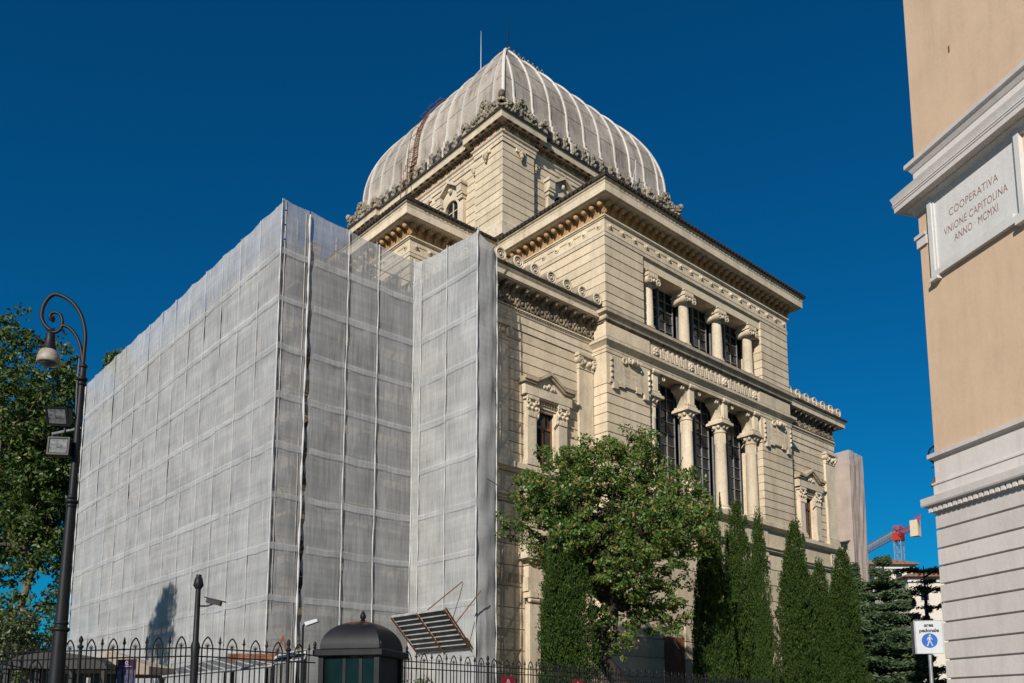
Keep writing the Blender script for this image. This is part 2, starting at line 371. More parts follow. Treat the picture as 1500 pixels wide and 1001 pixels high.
def along(path, spacing, fn, inset=0.25):
    """walk the edges of a plan polyline; fn(point, angle, edge_index)"""
    for e in range(len(path) - 1):
        a = Vector((path[e][0], path[e][1])); b = Vector((path[e + 1][0], path[e + 1][1])); L = (b - a).length; d = (b - a) / L
        n = max(1, round((L - 2 * inset) / spacing))
        for i in range(n + 1):
            p = a + d * (inset + (L - 2 * inset) * i / n); fn(p, math.atan2(d.y, d.x), e)

# ---- wing body (garden side)
w = MB()
w.box(28.23, 29.6, 25.0, 33.0, 0, 25.42); w.box(42.86, 44.22, 25.0, 33.0, 0, 25.42)
w.box(29.6, 30.93, 25.0, 26.3, 0, 25.42); w.box(41.47, 42.86, 25.0, 26.3, 0, 25.42)
w.box(30.93, 41.47, 25.02, 26.3, 23.36, 25.42); w.box(30.93, 41.47, 25.02, 26.3, 18.22, 20.12); w.box(30.93, 41.47, 25.02, 26.3, 0, 12.0)
w.box(30.93, 31.25, 25.02, 26.3, 12.0, 18.22); w.box(41.17, 41.47, 25.02, 26.3, 12.0, 18.22)
wing = w.build('wing_wall', STONE, syn)
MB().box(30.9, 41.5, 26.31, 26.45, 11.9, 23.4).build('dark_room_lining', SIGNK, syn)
# upper courses, side courses, lower piers
for (a0, a1) in ((WX0, 30.98), (41.42, WX1)): courses(wing, '-y', WY, a0, a1, 20.14, 23.86, depth=0.9)
courses(wing, '-x', WX0, 25.84, 33.2, 20.14, 23.86)
for (a0, a1) in ((WX0, 31.28), (41.14, WX1)): courses(wing, '-y', WY, a0, a1, 12.02, 16.6, depth=0.9)
courses(wing, '-y', WY, WX0, WX1, 0.6, 10.3, pitch=0.86, depth=0.3, holes=((31.9, 33.6, 0, 5.2), (35.4, 37.1, 0, 5.2), (38.9, 40.6, 0, 5.2)))
for x in (31.9, 35.4, 38.9):
    MB().box(x + .02, x + 1.68, 25.0, 25.02, 0.6, 5.2).build('door_leaf', WOOD, syn)
RW = [(WX0, 33.1), (WX0, WY), (WX1, WY), (WX1, 33.1)]
LW = [(29.0, LY1), (LX, LY1), (LX, LY0), (29.0, LY0)]
# L wing body
w = MB(); w.box(LX + .05, 29.2, LY0 + .05, LY1 - .05, 15, 25.42); lw = w.build('wing_wall', STONE, syn)
courses(lw, '-y', LY0, LX, 29.0, 20.14, 23.86); courses(lw, '-x', LX, LY0 + .26, LY1, 20.14, 23.86)

# corbel, stud: shared meshes, local -y is outward, origin on the wall at z = 0
cb = MB(); cb.prism([(0.02, 24.93), (-.05, 24.93), (-.07, 25.05), (-.13, 25.18), (-.27, 25.29), (-.29, 25.44), (0.02, 25.44)], 'x', -.1, .1)
cb.box(-.15, .15, -.05, .02, 24.95, 25.12)
CORBEL = cb.mesh('corbel', BROWNF)
CBALL = MB().ball((0, -.31, 25.31), .135, 12, 8).mesh('corbel_ball', BROWNF, 180)
sb = MB(); sb.lathe(0, 24.43, [(.15, .0), (.15, -.03), (.11, -.035)], 14, 'y'); sb.ball((0, -.05, 24.43), .085, 10, 6); STUD = sb.mesh('stud', TRIM, 50)
for path in (RW, LW):
    # frieze backing, cornice, mouldings
    MB().sweep([(-.3, 24.86), (.02, 24.86), (.02, 25.5), (-.3, 25.5)], path).build('corbel_frieze', BROWNF, syn)
    MB().sweep([(-.3, 25.48), (.6, 25.48), (.6, 25.52), (.71, 25.52), (.71, 25.86), (.69, 25.88), (.73, 25.96), (.73, 26.0), (-.3, 26.0)], path).build('cornice', TRIM, syn)
    MB().sweep([(-.3, 26.0), (.70, 26.0), (.78, 26.06), (.80, 26.13), (-.3, 26.13)], path).build('gutter_moulding', CARVE, syn)
    rf = MB().sweep([(-3.0, 26.9), (-.2, 26.15), (.86, 26.14), (.90, 26.27), (.86, 26.30), (-3.0, 27.3)], path).build('roof_edge', ROOFM, syn)
    tl = MB().lathe(0, 26.22, [(.055, -.80), (.055, -.93)], 6, 'y').mesh('tile_end', ROOFM)
    along(path, 0.28, lambda p, a, e: inst('tile_end', tl, rf, (p.x, p.y, 0), a) if not (path is LW and e == 0) and not (path is RW and e == 2) else None, 0.0)
    MB().sweep([(-.2, 24.74), (.05, 24.74), (.07, 24.79), (.12, 24.8), (.12, 24.86), (-.2, 24.87)], path).build('astragal', TRIM, syn)
    fb = MB().sweep([(-.2, 24.08), (.0, 24.08), (.0, 24.735), (-.2, 24.735)], path).build('stud_frieze', STONE, syn)
    MB().sweep([(-.2, 23.865), (.035, 23.865), (.035, 24.03), (.055, 24.05), (.055, 24.075), (-.2, 24.075)], path).build('architrave', TRIM, syn)
    def hide(e): return (path is LW and e == 0) or (path is RW and e == 2)
    def mk(p, a, e):
        if hide(e): return
        o = inst('corbel', CORBEL, syn, (p.x, p.y, 0), a); c = inst('corbel_ball', CBALL, o, (p.x, p.y, 0)); c.location = (0, 0, 0)
    along(path, 0.5, mk, 0.0)
    def ms(p, a, e):
        if not hide(e): inst('stud', STUD, fb, (p.x, p.y, 0), a)
    along(path, 0.9, ms, 0.35)
    FLM = MB().box(-.25, .25, -.022, .0, 24.47, 24.52).mesh('fillet_line', CARVE)
    for e in range(3):
        if hide(e): continue
        A = Vector(path[e]); B = Vector(path[e + 1]); L = (B - A).length; d = (B - A) / L; n = max(1, round((L - .7) / .9))
        for i in range(n):
            p = A + d * (.35 + (L - .7) * (i + .5) / n); inst('fillet_line', FLM, fb, (p.x, p.y, 0), math.atan2(d.y, d.x))

# ---- ledges of the garden wing
RWs = [(WX0, 25.86), (WX0, WY), (WX1, WY), (WX1, 25.86)]
MB().sweep([(-.25, 19.72), (.06, 19.72), (.1, 19.8), (.1, 19.93), (.27, 19.97), (.3, 20.1), (-.25, 20.135)], RWs).build('string_cornice', TRIM, syn)
MB().sweep([(-.25, 19.60), (.03, 19.60), (.05, 19.66), (.11, 19.67), (.11, 19.71), (-.25, 19.715)], RWs).build('string_fillet', SOOTSHADE, syn)
MB().sweep([(-.25, 20.136), (.28, 20.106), (.28, 20.15), (-.25, 20.17)], RWs).build('lead_flashing', ROOFM, syn)
MB().sweep([(-.25, 18.30), (.03, 18.30), (.05, 18.42), (.2, 18.56), (.26, 18.6), (.27, 18.73), (-.25, 18.77)], RWs).build('string_moulding', TRIM, syn)
MB().sweep([(-.25, 18.772), (.25, 18.735), (.25, 18.76), (-.25, 18.785)], RWs).build('lead_flashing', ROOFM, syn)
MB().sweep([(-.25, 18.12), (.03, 18.12), (.03, 18.27), (-.25, 18.27)], RWs).build('string_band', TRIM, syn)
for (a0, a1) in ((WX0, 31.35), (41.08, WX1)):
    MB().box(a0, a1, WY, WY + .12, 18.79, 19.59).build('plain_panel', STONE, wing)
    MB().box(a0, a1, WY, WY + .9, 16.62, 18.1).build('pier_block', STONE, wing)
# fret frieze between: recessed ground, frame, bars, rosettes
fz = MB(); fz.box(31.36, 41.07, WY + .1, WY + .2, 18.79, 19.59); fret = fz.build('fret_panel', CARVE, syn)
fr = MB(); fr.box(31.36, 41.07, WY + .03, WY + .11, 18.79, 18.86); fr.box(31.36, 41.07, WY + .03, WY + .11, 19.53, 19.59)
fr.box(31.36, 31.44, WY + .03, WY + .11, 18.87, 19.52); fr.box(40.99, 41.07, WY + .03, WY + .11, 18.87, 19.52); fr.build('fret_frame', TRIM, fret)
BAR = MB().box(-.055, .055, WY + .01, WY + .12, -.26, .26).mesh('fret_bar', TRIM)
LINK = MB().box(-.07, .07, WY + .02, WY + .11, -.03, .03).mesh('fret_link', TRIM)
rs_ = MB().box(-.3, .3, WY + .05, WY + .12, -.31, .31)
for k in range(8): rs_.ball((.15 * math.cos(k * .785), WY + .04, .15 * math.sin(k * .785)), .085, 8, 5)
rs_.ball((0, WY + .0, 0), .09, 8, 5); ROSE_M = rs_.mesh('rosette', TRIM, 40)
ros = [31.86, 34.72, 37.68, 40.58]
for x in ros: inst('rosette', ROSE_M, fret, (x, 0, 19.195))
for k in range(3):
    a, b = ros[k] + .42, ros[k + 1] - .42; n = 12
    for i in range(n):
        x = a + (b - a) * i / (n - 1); dz = .05 if i % 2 else -.05
        inst('fret_bar', BAR, fret, (x, 0, 19.195 + dz))
        if i < n - 1: inst('fret_link', LINK, fret, (x + (b - a) / (n - 1) / 2, 0, 19.195 + (.1 if i % 2 else -.1)))
# plaques on the piers
for (a0, a1) in ((28.42, 31.12), (41.32, 44.02)):
    pq = MB().box(a0, a1, WY - .07, WY + .02, 16.82, 18.0).build('inscription_plaque', TRIM, syn)
    b = MB(); b.box(a0 - .06, a1 + .06, WY - .1, WY, 16.70, 16.80)
    for (s0, s1) in ((a0 + .1, a0 + .4), (a1 - .4, a1 - .1)): b.box(s0, s1, WY - .16, WY, 16.42, 16.69)
    for (s0, s1) in ((a0 + .55, a0 + .95), (a1 - .95, a1 - .55)):
        for q in range(4): b.box(s0 + q * .1, s0 + q * .1 + .06, WY - .13, WY, 16.6, 16.86)
    b.build('plaque_bracket', TRIM, pq)
    b = MB()
    for s in (a0 - .03, a1 - .02):
        for q in range(4): b.prism([(WY - .02, 16.9 + q * .27), (WY - .16, 16.95 + q * .27), (WY - .16, 17.1 + q * .27), (WY - .02, 17.14 + q * .27)], 'x', s, s + .05)
    b.build('plaque_edge_scroll', TRIM, pq)
    m_ = (a0 + a1) / 2; b = MB()
    b.torus((m_ - .45, WY - .12, 17.93), .13, .05, 14, 6); b.torus((m_ - .12, WY - .2, 18.0), .12, .05, 14, 6)
    b.ball((m_ - .12, WY - .2, 18.0), .06); b.lathe(WY - .2, 17.98, [(.14, m_ - .05), (.17, m_ + .1), (.12, m_ + .2), (.17, m_ + .3), (.12, m_ + .42), (.15, m_ + .5)], 12, 'x')
    b.ball((m_ + .75, WY - .1, 17.72), .08); b.build('plaque_scroll', TRIM, pq, 50)
    b = MB(); rnd = random.Random(3)
    for zz in (17.42, 17.16):
        for wd in (0, 1):
            for c in range(4):
                x = m_ - .42 + wd * .55 + c * .105
                b.box(x, x + .07, WY - .076, WY - .068, zz + .09, zz + .105); b.box(x + .055, x + .07, WY - .076, WY - .068, zz + (.0 if rnd.random() < .7 else .04), zz + .09)
                if rnd.random() < .6: b.box(x, x + .015, WY - .076, WY - .068, zz, zz + .07)
    b.build('incised_letters', BROWNF, pq)
# sill ledges running round wing and blocks
FULL = [(BX0, 40), (BX0, BY), (WX0, BY), (WX0, WY), (WX1, WY), (WX1, BY), (BX1, BY), (BX1, 40)]
MB().sweep([(-.2, 11.62), (.12, 11.62), (.2, 11.72), (.32, 11.76), (.32, 11.98), (.28, 12.015), (-.2, 12.02)], FULL).build('sill_ledge', TRIM, syn)
MB().sweep([(-.2, 10.32), (.06, 10.32), (.1, 10.4), (.18, 10.42), (.18, 10.5), (.28, 10.55), (.28, 10.62), (-.2, 10.68)], FULL).build('lower_ledge', TRIM, syn)
MB().sweep([(-.2, 10.69), (.0, 10.69), (.0, 11.61), (-.2, 11.61)], FULL).build('plain_band', STONE, syn)
for x0, y0 in ((WX0, WY), (31.2, WY), (34.5, WY), (37.4, WY), (40.7, WY), (WX1 - .5, WY), (27.25, BY), (BX1 - .9, BY), (44.45, BY)):
    MB().box(x0 - .02, x0 + .5, y0 - .07, y0, 10.69, 11.61).build('pedestal_block', TRIM, syn)
    b = MB().box(x0, x0 + .45, y0 - .12, y0, 9.55, 10.31)
    b.torus((x0 + .22, y0 - .16, 9.95), .13, .045, 12, 6); b.build('lower_console', TRIM, syn, 40)

# ---- columns
def column(x, y, z0, zs, r, kind):
    c = MB(); prof = [(r * 1.0, z0 + .42)] + [(r * (1 - .13 * t * t), z0 + .42 + (zs - z0 - .42) * t) for t in (.2, .4, .6, .8, 1)]
    c.lathe(x, y, prof, 24); col = c.build('column', TRIM, syn, 40)
    b = MB(); b.box(x - r * 1.55, x + r * 1.55, y - r * 1.55, y + r * 1.55, z0, z0 + .16)
    b.lathe(x, y, [(r * 1.42, z0 + .161), (r * 1.5, z0 + .21), (r * 1.42, z0 + .26), (r * 1.2, z0 + .28), (r * 1.15, z0 + .33), (r * 1.27, z0 + .36), (r * 1.27, z0 + .39), (r * 1.05, z0 + .43)], 24)
    if kind == 'ionic':
        for k in range(14): b.ball((x + r * 1.1 * math.cos(k * .449), y + r * 1.1 * math.sin(k * .449), z0 + .34), .05, 6, 4)
    b.build('base', TRIM, col, 40)
    k = MB(); t = r * .87
    if kind == 'ionic':
        k.lathe(x, y, [(t * 1.0, zs), (t * 1.12, zs + .03), (t * 1.12, zs + .07), (t * 1.0, zs + .09), (t * 1.3, zs + .2), (t * 1.3, zs + .3)], 20)
        for sx in (-1, 1):
            k.lathe(x + sx * .33, zs + .2, [(.17, y - .42), (.2, y - .36), (.19, y - .2), (.14, y), (.19, y + .2), (.2, y + .36)], 14, 'y')
            k.torus((x + sx * .33, y - .44, zs + .2), .145, .045, 14, 6); k.ball((x + sx * .33, y - .45, zs + .2), .06, 8, 5)
        k.ball((x, y - .43, zs + .22), .1, 8, 5); k.box(x - .5, x + .5, y - .45, y + .45, zs + .38, zs + .44)
        k.build('capital', TRIM, col, 45)
        q = MB(); q.box(x - .4, x + .4, y - .36, y + .4, zs + .445, zs + .72); q.box(x - .46, x + .46, y - .42, y + .4, zs + .66, zs + .72)
        for i in range(6): q.box(x - .36 + i * .13, x - .28 + i * .13, y - .41, y - .35, zs + .47, zs + .65)
        q.build('impost_block', TRIM, col)
    else:
        for i in range(20):
            a = 2 * math.pi * i / 20; k.tube([(x + t * 1.02 * math.cos(a), y + t * 1.02 * math.sin(a), zs - .62), (x + t * 1.02 * math.cos(a), y + t * 1.02 * math.sin(a), zs - .05)], .022, 5)
        k.lathe(x, y, [(t * 1.0, zs - .06), (t * 1.2, zs - .03), (t * 1.22, zs + .03), (t * 1.02, zs + .06), (t * 1.05, zs + .16), (t * 1.35, zs + .3), (t * 1.45, zs + .38)], 20)
        for i in range(8):
            a = math.pi / 8 + i * math.pi / 4; k.ball((x + t * 1.28 * math.cos(a), y + t * 1.28 * math.sin(a), zs + .27), .1, 8, 5, (1, 1, 1.2))
        k.box(x - .52, x + .52, y - .52, y + .52, zs + .385, zs + .52); k.box(x - .46, x + .46, y - .46, y + .46, zs + .52, zs + .56)
        k.build('capital', TRIM, col, 45)
        q = MB(); zb = zs + .565; zt = 18.18
        q.box(x - .42, x + .42, y - .42, y + .42, zb, zb + .1); q.ball((x - .3, y - .3, zb + .17), .12, 8, 5, (1, 1, .7)); q.ball((x + .3, y - .3, zb + .17), .12, 8, 5, (1, 1, .7))
        q.box(x - .2, x + .2, y - .36, y + .4, zb + .1, zt)
        for s in (-1, 1):                       # flaring scroll brackets to either side
            pts = [(x + s * .19, zb + .1), (x + s * .26, zb + .1), (x + s * .3, zb + .35), (x + s * .38, zb + .62), (x + s * .58, zb + .82), (x + s * .74, zb + .92), (x + s * .74, zt), (x + s * .19, zt)]
            q.prism(pts if s > 0 else pts[::-1], 'y', y - .26, y + .35)
            q.lathe(x + s * .70, zt - .22, [(.13, y - .34), (.13, y + .3)], 12, 'y'); q.torus((x + s * .70, y - .35, zt - .22), .09, .035, 12, 6)
        for i in range(4): q.box(x - .18 + i * .1, x - .12 + i * .1, y - .41, y - .35, zb + .14, zt - .2)
        q.lathe(y - .42, zt - .05, [(.13, x - .24), (.13, x + .24)], 12, 'x'); q.torus((x - .25, y - .42, zt - .05), .08, .035, 12, 6, 'x'); q.torus((x + .25, y - .42, zt - .05), .08, .035, 12, 6, 'x')
        q.build('impost_bracket', TRIM, col, 40)
for dx in (-4.43, -1.48, 1.48, 4.43):
    column(UC + .02 + dx, 25.36, 20.14, 22.64, .29, 'ionic'); column(UC + .02 + dx, 25.38, 12.02, 16.45, .325, 'lotus')
# ---- glazed windows behind the columns
def glazing(x0, x1, z0, z1, y, nc, nr, heavy):
    fr = MB(); dx = (x1 - x0) / nc; dz = (z1 - z0) / nr
    for i in range(nc + 1): 
        hw = .05 if i == heavy else .022
        fr.box(x0 + i * dx - hw, x0 + i * dx + hw, y - (.12 if i == heavy else .05), y + .03, z0, z1)
    for j in range(nr + 1): fr.box(x0, x1, y - .04, y + .02, z0 + j * dz - .016, z0 + j * dz + .016)
    win = fr.build('window', LEAD, syn); rnd = random.Random(int(x0 * 10 + z0))
    ms = [MB().add([(-dx / 2, 0, -dz / 2), (dx / 2, .006, -dz / 2), (dx / 2, .006 + t, dz / 2), (-dx / 2, t, dz / 2)], [(0, 1, 2, 3)]).mesh('pane', m) for t in (0, .02) for m in (GLASS, GLASSB)]
    for i in range(nc):
        for j in range(nr):
            b = rnd.random() < (.75 if i == nc - 1 else .12)
            inst('pane', ms[(1 if b else 0) + 2 * (rnd.random() < .5)], win, (x0 + (i + .5) * dx, y, z0 + (j + .5) * dz))
for k in range(3):
    x0 = UC + .02 + (-4.43, -1.48, 1.48)[k] + .2; x1 = x0 + 2.55
    glazing(x0, x1, 20.16, 23.34, 25.95, 4, 6, 2); glazing(x0, x1, 12.05, 18.2, 26.0, 4, 10, 2)

# ---- corner blocks (lower)
def block(x0, x1, mirror):
    nm = syn; wl = MB()
    wx = [24.4, 25.7] if not mirror else [2 * UC + .05 - 25.7, 2 * UC + .05 - 24.4]; cxw = sum(wx) / 2
    wl.box(x0 + .05, wx[0], BY + .06, 32.6, 0, 20.2); wl.box(wx[1], x1 - .05, BY + .06, 32.6, 0, 20.2)
    wl.box(wx[0], wx[1], BY + .06, 32.6, 0, 12.0); wl.box(wx[0], wx[1], BY + .06, 32.6, 14.75, 20.2); wl.box(wx[0], wx[1], BY + .6, 32.6, 12.0, 14.75)
    wall = wl.build('block_wall', STONE, syn)
    courses(wall, '-y', BY, x0, x1, 12.03, 18.0, holes=((wx[0], wx[1], 12.0, 14.75),))
    dr = (23.9, 26.2) if not mirror else (46.3, 48.6)
    courses(wall, '-y', BY, x0, x1, 0.6, 10.3, pitch=0.86, holes=((dr[0], dr[1], 0, 6.0),))
    courses(wall, '-x', x0, BY + .26, 32.6, 12.03, 18.0); 
    # entablature
    path = [(x0, 32.5), (x0, BY), (x1, BY)] if not mirror else [(x0, BY), (x1, BY), (x1, 32.5)]
    MB().sweep([(-.2, 18.0), (.05, 18.0), (.05, 18.3), (.09, 18.32), (.09, 18.62), (.13, 18.66), (.17, 18.78), (-.2, 18.8)], path).build('architrave', TRIM, syn)
    bd = MB(); 
    def bead(p, a, e): bd.box(p.x - .05, p.x + .05, p.y - .24, p.y + .02, 18.8, 18.86)
    if True: along([(x0, BY), (x1, BY)], .16, bead, .1)
    bd.build('bead_moulding', TRIM, syn)
    MB().sweep([(-.2, 18.87), (.06, 18.87), (.06, 19.8), (-.2, 19.8)], path).build('carved_frieze', SOOTSHADE, syn)
    MB().sweep([(-.2, 19.8), (.55, 19.8), (.55, 19.84), (.63, 19.84), (.63, 20.05), (.60, 20.07), (.68, 20.16), (.70, 20.22), (-.2, 20.22)], path).build('cornice', TRIM, syn)
    MB().sweep([(-2.5, 20.9), (-.2, 20.24), (.74, 20.23), (.78, 20.34), (.74, 20.36), (-2.5, 21.2)], path).build('roof_edge', ROOFM, syn)
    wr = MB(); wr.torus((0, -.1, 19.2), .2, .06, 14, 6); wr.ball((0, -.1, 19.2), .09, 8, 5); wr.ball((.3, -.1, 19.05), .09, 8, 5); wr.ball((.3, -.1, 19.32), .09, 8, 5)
    WREATH = wr.mesh('wreath', SOOTSHADE, 50)
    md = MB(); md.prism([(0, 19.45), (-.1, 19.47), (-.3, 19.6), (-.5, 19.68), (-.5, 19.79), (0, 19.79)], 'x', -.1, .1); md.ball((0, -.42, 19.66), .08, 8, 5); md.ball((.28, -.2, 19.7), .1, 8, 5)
    MODIL = md.mesh('modillion', SOOTSHADE, 50)
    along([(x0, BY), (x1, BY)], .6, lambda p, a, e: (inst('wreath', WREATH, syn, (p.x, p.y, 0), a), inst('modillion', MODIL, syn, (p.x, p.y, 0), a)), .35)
    # antefixes: barrel tiles with a round front
    an = MB(); an.lathe(0, 20.62, [(.2, -.6), (.24, -.6), (.27, -.72), (.30, -.72), (.30, -.2), (.27, .4)], 18, 'y'); ANT = an.mesh('antefix', CREST, 40)
    af = MB(); af.torus((0, -.72, 20.62), .25, .045, 18, 6)
    af.torus((0, -.705, 20.62), .14, .03, 14, 5); af.ball((0, -.70, 20.62), .06, 8, 5)
    AFR = af.mesh('rosette_disc', TRIM, 50)
    def ant(p, a, e):
        o = inst('antefix', ANT, syn, (p.x, p.y, 0), a); c = inst('rosette_disc', AFR, o, (p.x, p.y, 0)); c.location = (0, 0, 0)
    along([(x0, BY), (x1, BY)], 1.0, ant, .35)
    if not mirror: along([(x0, 32.3), (x0, BY)], 1.0, ant, .35)
    # pilasters
    for (p0, p1) in (((x0 + .02, x0 + 1.3), (x1 - 1.0, x1 - .06)) if not mirror else ((x1 - 1.2, x1 - .02),)):
        p = MB().box(p0, p1, BY - .13, BY + .02, 12.5, 17.27).build('pilaster', TRIM, syn)
        b = MB(); b.box(p0 - .08, p1 + .08, BY - .22, BY + .02, 12.03, 12.25); b.box(p0 - .04, p1 + .04, BY - .18, BY + .02, 12.25, 12.49); b.build('base', TRIM, p)
        c = MB(); c.box(p0 - .02, p1 + .02, BY - .17, BY + .02, 17.28, 17.9); c.box(p0 - .14, p1 + .14, BY - .3, BY + .02, 17.86, 17.99)
        for q in (p0, p1): c.torus((q, BY - .24, 17.68), .13, .06, 14, 6); c.ball((q, BY - .26, 17.68), .07, 8, 5); c.lathe(q, 17.68, [(.16, BY - .22), (.16, BY)], 14, 'y')
        for q in range(5): c.ball((p0 + (p1 - p0) * (q + .5) / 5, BY - .2, 17.5 + .12 * (q % 2)), .12, 8, 5)
        c.build('capital', TRIM, p, 45)
    # window with aedicule
    wd = MB(); wd.box(wx[0], wx[0] + .09, BY + .14, BY + .24, 12.03, 14.73); wd.box(wx[1] - .09, wx[1], BY + .14, BY + .24, 12.03, 14.73)
    wd.box(cxw - .06, cxw + .06, BY + .12, BY + .24, 12.03, 13.95); wd.box(wx[0] + .09, wx[1] - .09, BY + .14, BY + .24, 13.95, 14.07); wd.box(wx[0] + .09, wx[1] - .09, BY + .14, BY + .24, 12.03, 12.13)
    window = wd.build('window', WOOD, syn)
    MB().box(wx[0] - .02, wx[0] + .035, BY - .02, BY + .13, 12.03, 14.74).box(wx[1] - .035, wx[1] + .02, BY - .02, BY + .13, 12.03, 14.74).box(wx[0] + .035, wx[1] - .035, BY - .02, BY + .13, 14.68, 14.74).build('window_lining', TRIM, window)
    for (a, b, c, d) in ((wx[0] + .09, cxw - .06, 12.13, 13.95), (cxw + .06, wx[1] - .09, 12.13, 13.95), (wx[0] + .09, wx[1] - .09, 14.07, 14.73)):
        MB().add([(a, BY + .21, c), (b, BY + .215, c), (b, BY + .21, d), (a, BY + .21, d)], [(0, 1, 2, 3)]).build('pane', GLASS, window)
    ae = MB(); hw = 1.42
    ae.box(cxw - hw, cxw + hw, BY - .36, BY + .01, 15.12, 15.5)
    ed = MB().box(cxw - 1.2, cxw + 1.2, BY - .1, BY + .01, 14.78, 15.11)
    for i in range(9): ed.box(cxw - .62 + i * .15, cxw - .55 + i * .15, BY - .17, BY - .1, 14.9, 15.05)
    ed.box(cxw - .8, cxw + .8, BY - .3, BY - .1, 15.07, 15.12)
    hood = ae.build('window_hood', TRIM, syn); ed.build('hood_frieze', TRIM, hood)
    pk = MB(); top = [(cxw - hw - .12, 15.72), (cxw - .85, 15.72), (cxw, 16.22), (cxw + .85, 15.72), (cxw + hw + .12, 15.72)]
    for i in range(4):
        (a, za), (b, zb) = top[i], top[i + 1]
        pk.prism([(a, za), (b, zb), (b, zb + .15), (a, za + .15)], 'y', BY - .52, BY + .01); pk.prism([(a, za - .1), (b, zb - .1), (b, zb), (a, za)], 'y', BY - .44, BY + .01)
    pk.build('pediment', CARVE, hood)
    tp = MB().prism([(cxw - hw, 15.501), (cxw + hw, 15.501), (cxw + hw, 15.62), (cxw + .85, 15.62), (cxw, 16.12), (cxw - .85, 15.62), (cxw - hw, 15.62)], 'y', BY - .3, BY + .01)
    for q in range(5): tp.ball((cxw - .3 + q * .15, BY - .32, 15.66 + (.1 if q == 2 else 0)), .1, 8, 5)
    tp.build('tympanum', TRIM, hood, 30)
    for s in (-1, 1):
        a = cxw + s * .94; p = MB().box(a - .26, a + .26, BY - .24, BY + .01, 12.35, 14.45)
        pl = p.build('window_pilaster', TRIM, syn)
        b = MB(); b.box(a - .36, a + .36, BY - .34, BY + .01, 12.03, 12.2); b.box(a - .3, a + .3, BY - .29, BY + .01, 12.2, 12.34); b.build('base', TRIM, pl)
        c = MB(); c.box(a - .27, a + .27, BY - .26, BY + .01, 14.451, 14.78); c.box(a - .34, a + .34, BY - .34, BY + .01, 14.96, 15.1)
        c.box(a - .24, a + .24, BY - .24, BY + .01, 14.78, 14.96)
        for q in range(5): c.box(a - .22 + q * .1, a - .17 + q * .1, BY - .29, BY - .25, 14.2, 14.42); c.ball((a - .24 + q * .12, BY - .26, 14.58 + .16 * (q % 2)), .09, 8, 5)
        for q in (-1, 1): c.torus((a + q * .26, BY - .3, 14.86), .08, .04, 10, 5); 
        c.build('capital', TRIM, pl, 45)
        br = MB().prism([(BY - .05, 14.05), (BY - .25, 14.2), (BY - .3, 14.6), (BY - .05, 14.72)], 'x', cxw + s * .6 - .07, cxw + s * .6 + .07)
        br.torus((cxw + s * .6, BY - .2, 14.28), .08, .035, 10, 5, 'x'); br.torus((cxw + s * .6, BY - .22, 14.55), .1, .035, 10, 5, 'x'); br.build('scroll_bracket', TRIM, pl, 45)
    # garden doorway below
    d0, d1 = dr; MB().box(d0 + .55, d1 - .55, BY + .02, BY + .06, 0.6, 5.6).build('door_leaf', WOOD, syn)
    for a in (d0 + .02, d1 - .62):
        p = MB().box(a, a + .6, BY - .28, BY + .25, .6, 6.1).build('door_pilaster', TRIM, syn)
        c = MB(); c.box(a - .1, a + .7, BY - .42, BY + .2, 6.35, 6.6)
        for q in range(5): c.lathe(BY - .3, 6.25, [(.1, a - .05 + q * .14), (.1, a + .06 + q * .14)], 8, 'x')
        c.build('capital', TRIM, p, 40)
    MB().box(d0 - .15, d1 + .15, BY - .34, BY + .2, 6.61, 7.2).build('door_lintel', TRIM, syn)
    b = MB().box(d0 - .05, d1 + .05, BY - .28, BY + .2, 7.21, 7.95); b.box(d0 - .4, d1 + .4, BY - .6, BY + .2, 7.95, 8.25); b.box(d0 - .25, d1 + .25, BY - .45, BY + .2, 8.25, 8.6); b.build('door_entablature', TRIM, syn)
    fl = MB()
    for q in range(12): fl.box(x0 + .2 + q * .2, x0 + .3 + q * .2, BY - .03, BY + .02, 6.95, 7.3)
    fl.build('triglyph_strip', CARVE, syn)
block(BX0, WX0, False); block(WX1, BX1, True)
rb = MB().add([(28, 25.3, 20.3), (28, 33, 21.4), (20.9, 33, 21.4), (20.9, 25.3, 20.3)], [(0, 1, 2, 3)]).build('block_roof', ROOFM, syn)

# ---- drum under the dome
DH, PL, RC = 7.5, 2.4, 0.3
def drum_path(h, rc, pl):
    side = [(-h, -h), (-h + pl, -h), (-h + pl, -h + rc), (h - pl, -h + rc), (h - pl, -h), ]
    out = []
    for k in range(4):
        for (x, y) in side:
            for _ in range(k): x, y = -y, x
            out.append((UC + x, VC + y))
    return out
DP = drum_path(DH, RC, PL)
dw = MB().box(UC - 7.15, UC + 7.15, VC - 7.15, VC + 7.15, 24, 34.3).build('drum_wall', STONE, syn)
for sx in (-1, 1):
    for sy in (-1, 1):
        x0, x1 = sorted((UC + sx * (DH - .05), UC + sx * (DH - PL + .02))); y0, y1 = sorted((VC + sy * (DH - .05), VC + sy * (DH - PL + .02)))
        MB().box(x0, x1, y0, y1, 24, 33.2).build('drum_pier', STONE, dw)
y0 = VC - DH; x0 = UC - DH
courses(dw, '-y', y0, x0, x0 + PL, 28.5, 33.18, .46); courses(dw, '-x', x0, y0 + .26, y0 + PL, 28.5, 33.18, .46)
courses(dw, '-y', y0, UC + DH - PL, UC + DH, 28.5, 33.18, .46); courses(dw, '-x', x0, VC + DH - PL, VC + DH, 28.5, 33.18, .46)
wo_ = 2.75; whw = .62
hl = tuple((c - whw, c + whw, 29.0, 31.9) for c in (UC - wo_, UC + wo_)); courses(dw, '-y', y0 + RC, x0 + PL + .01, UC + DH - PL - .01, 28.5, 33.18, .46, .1, holes=hl)
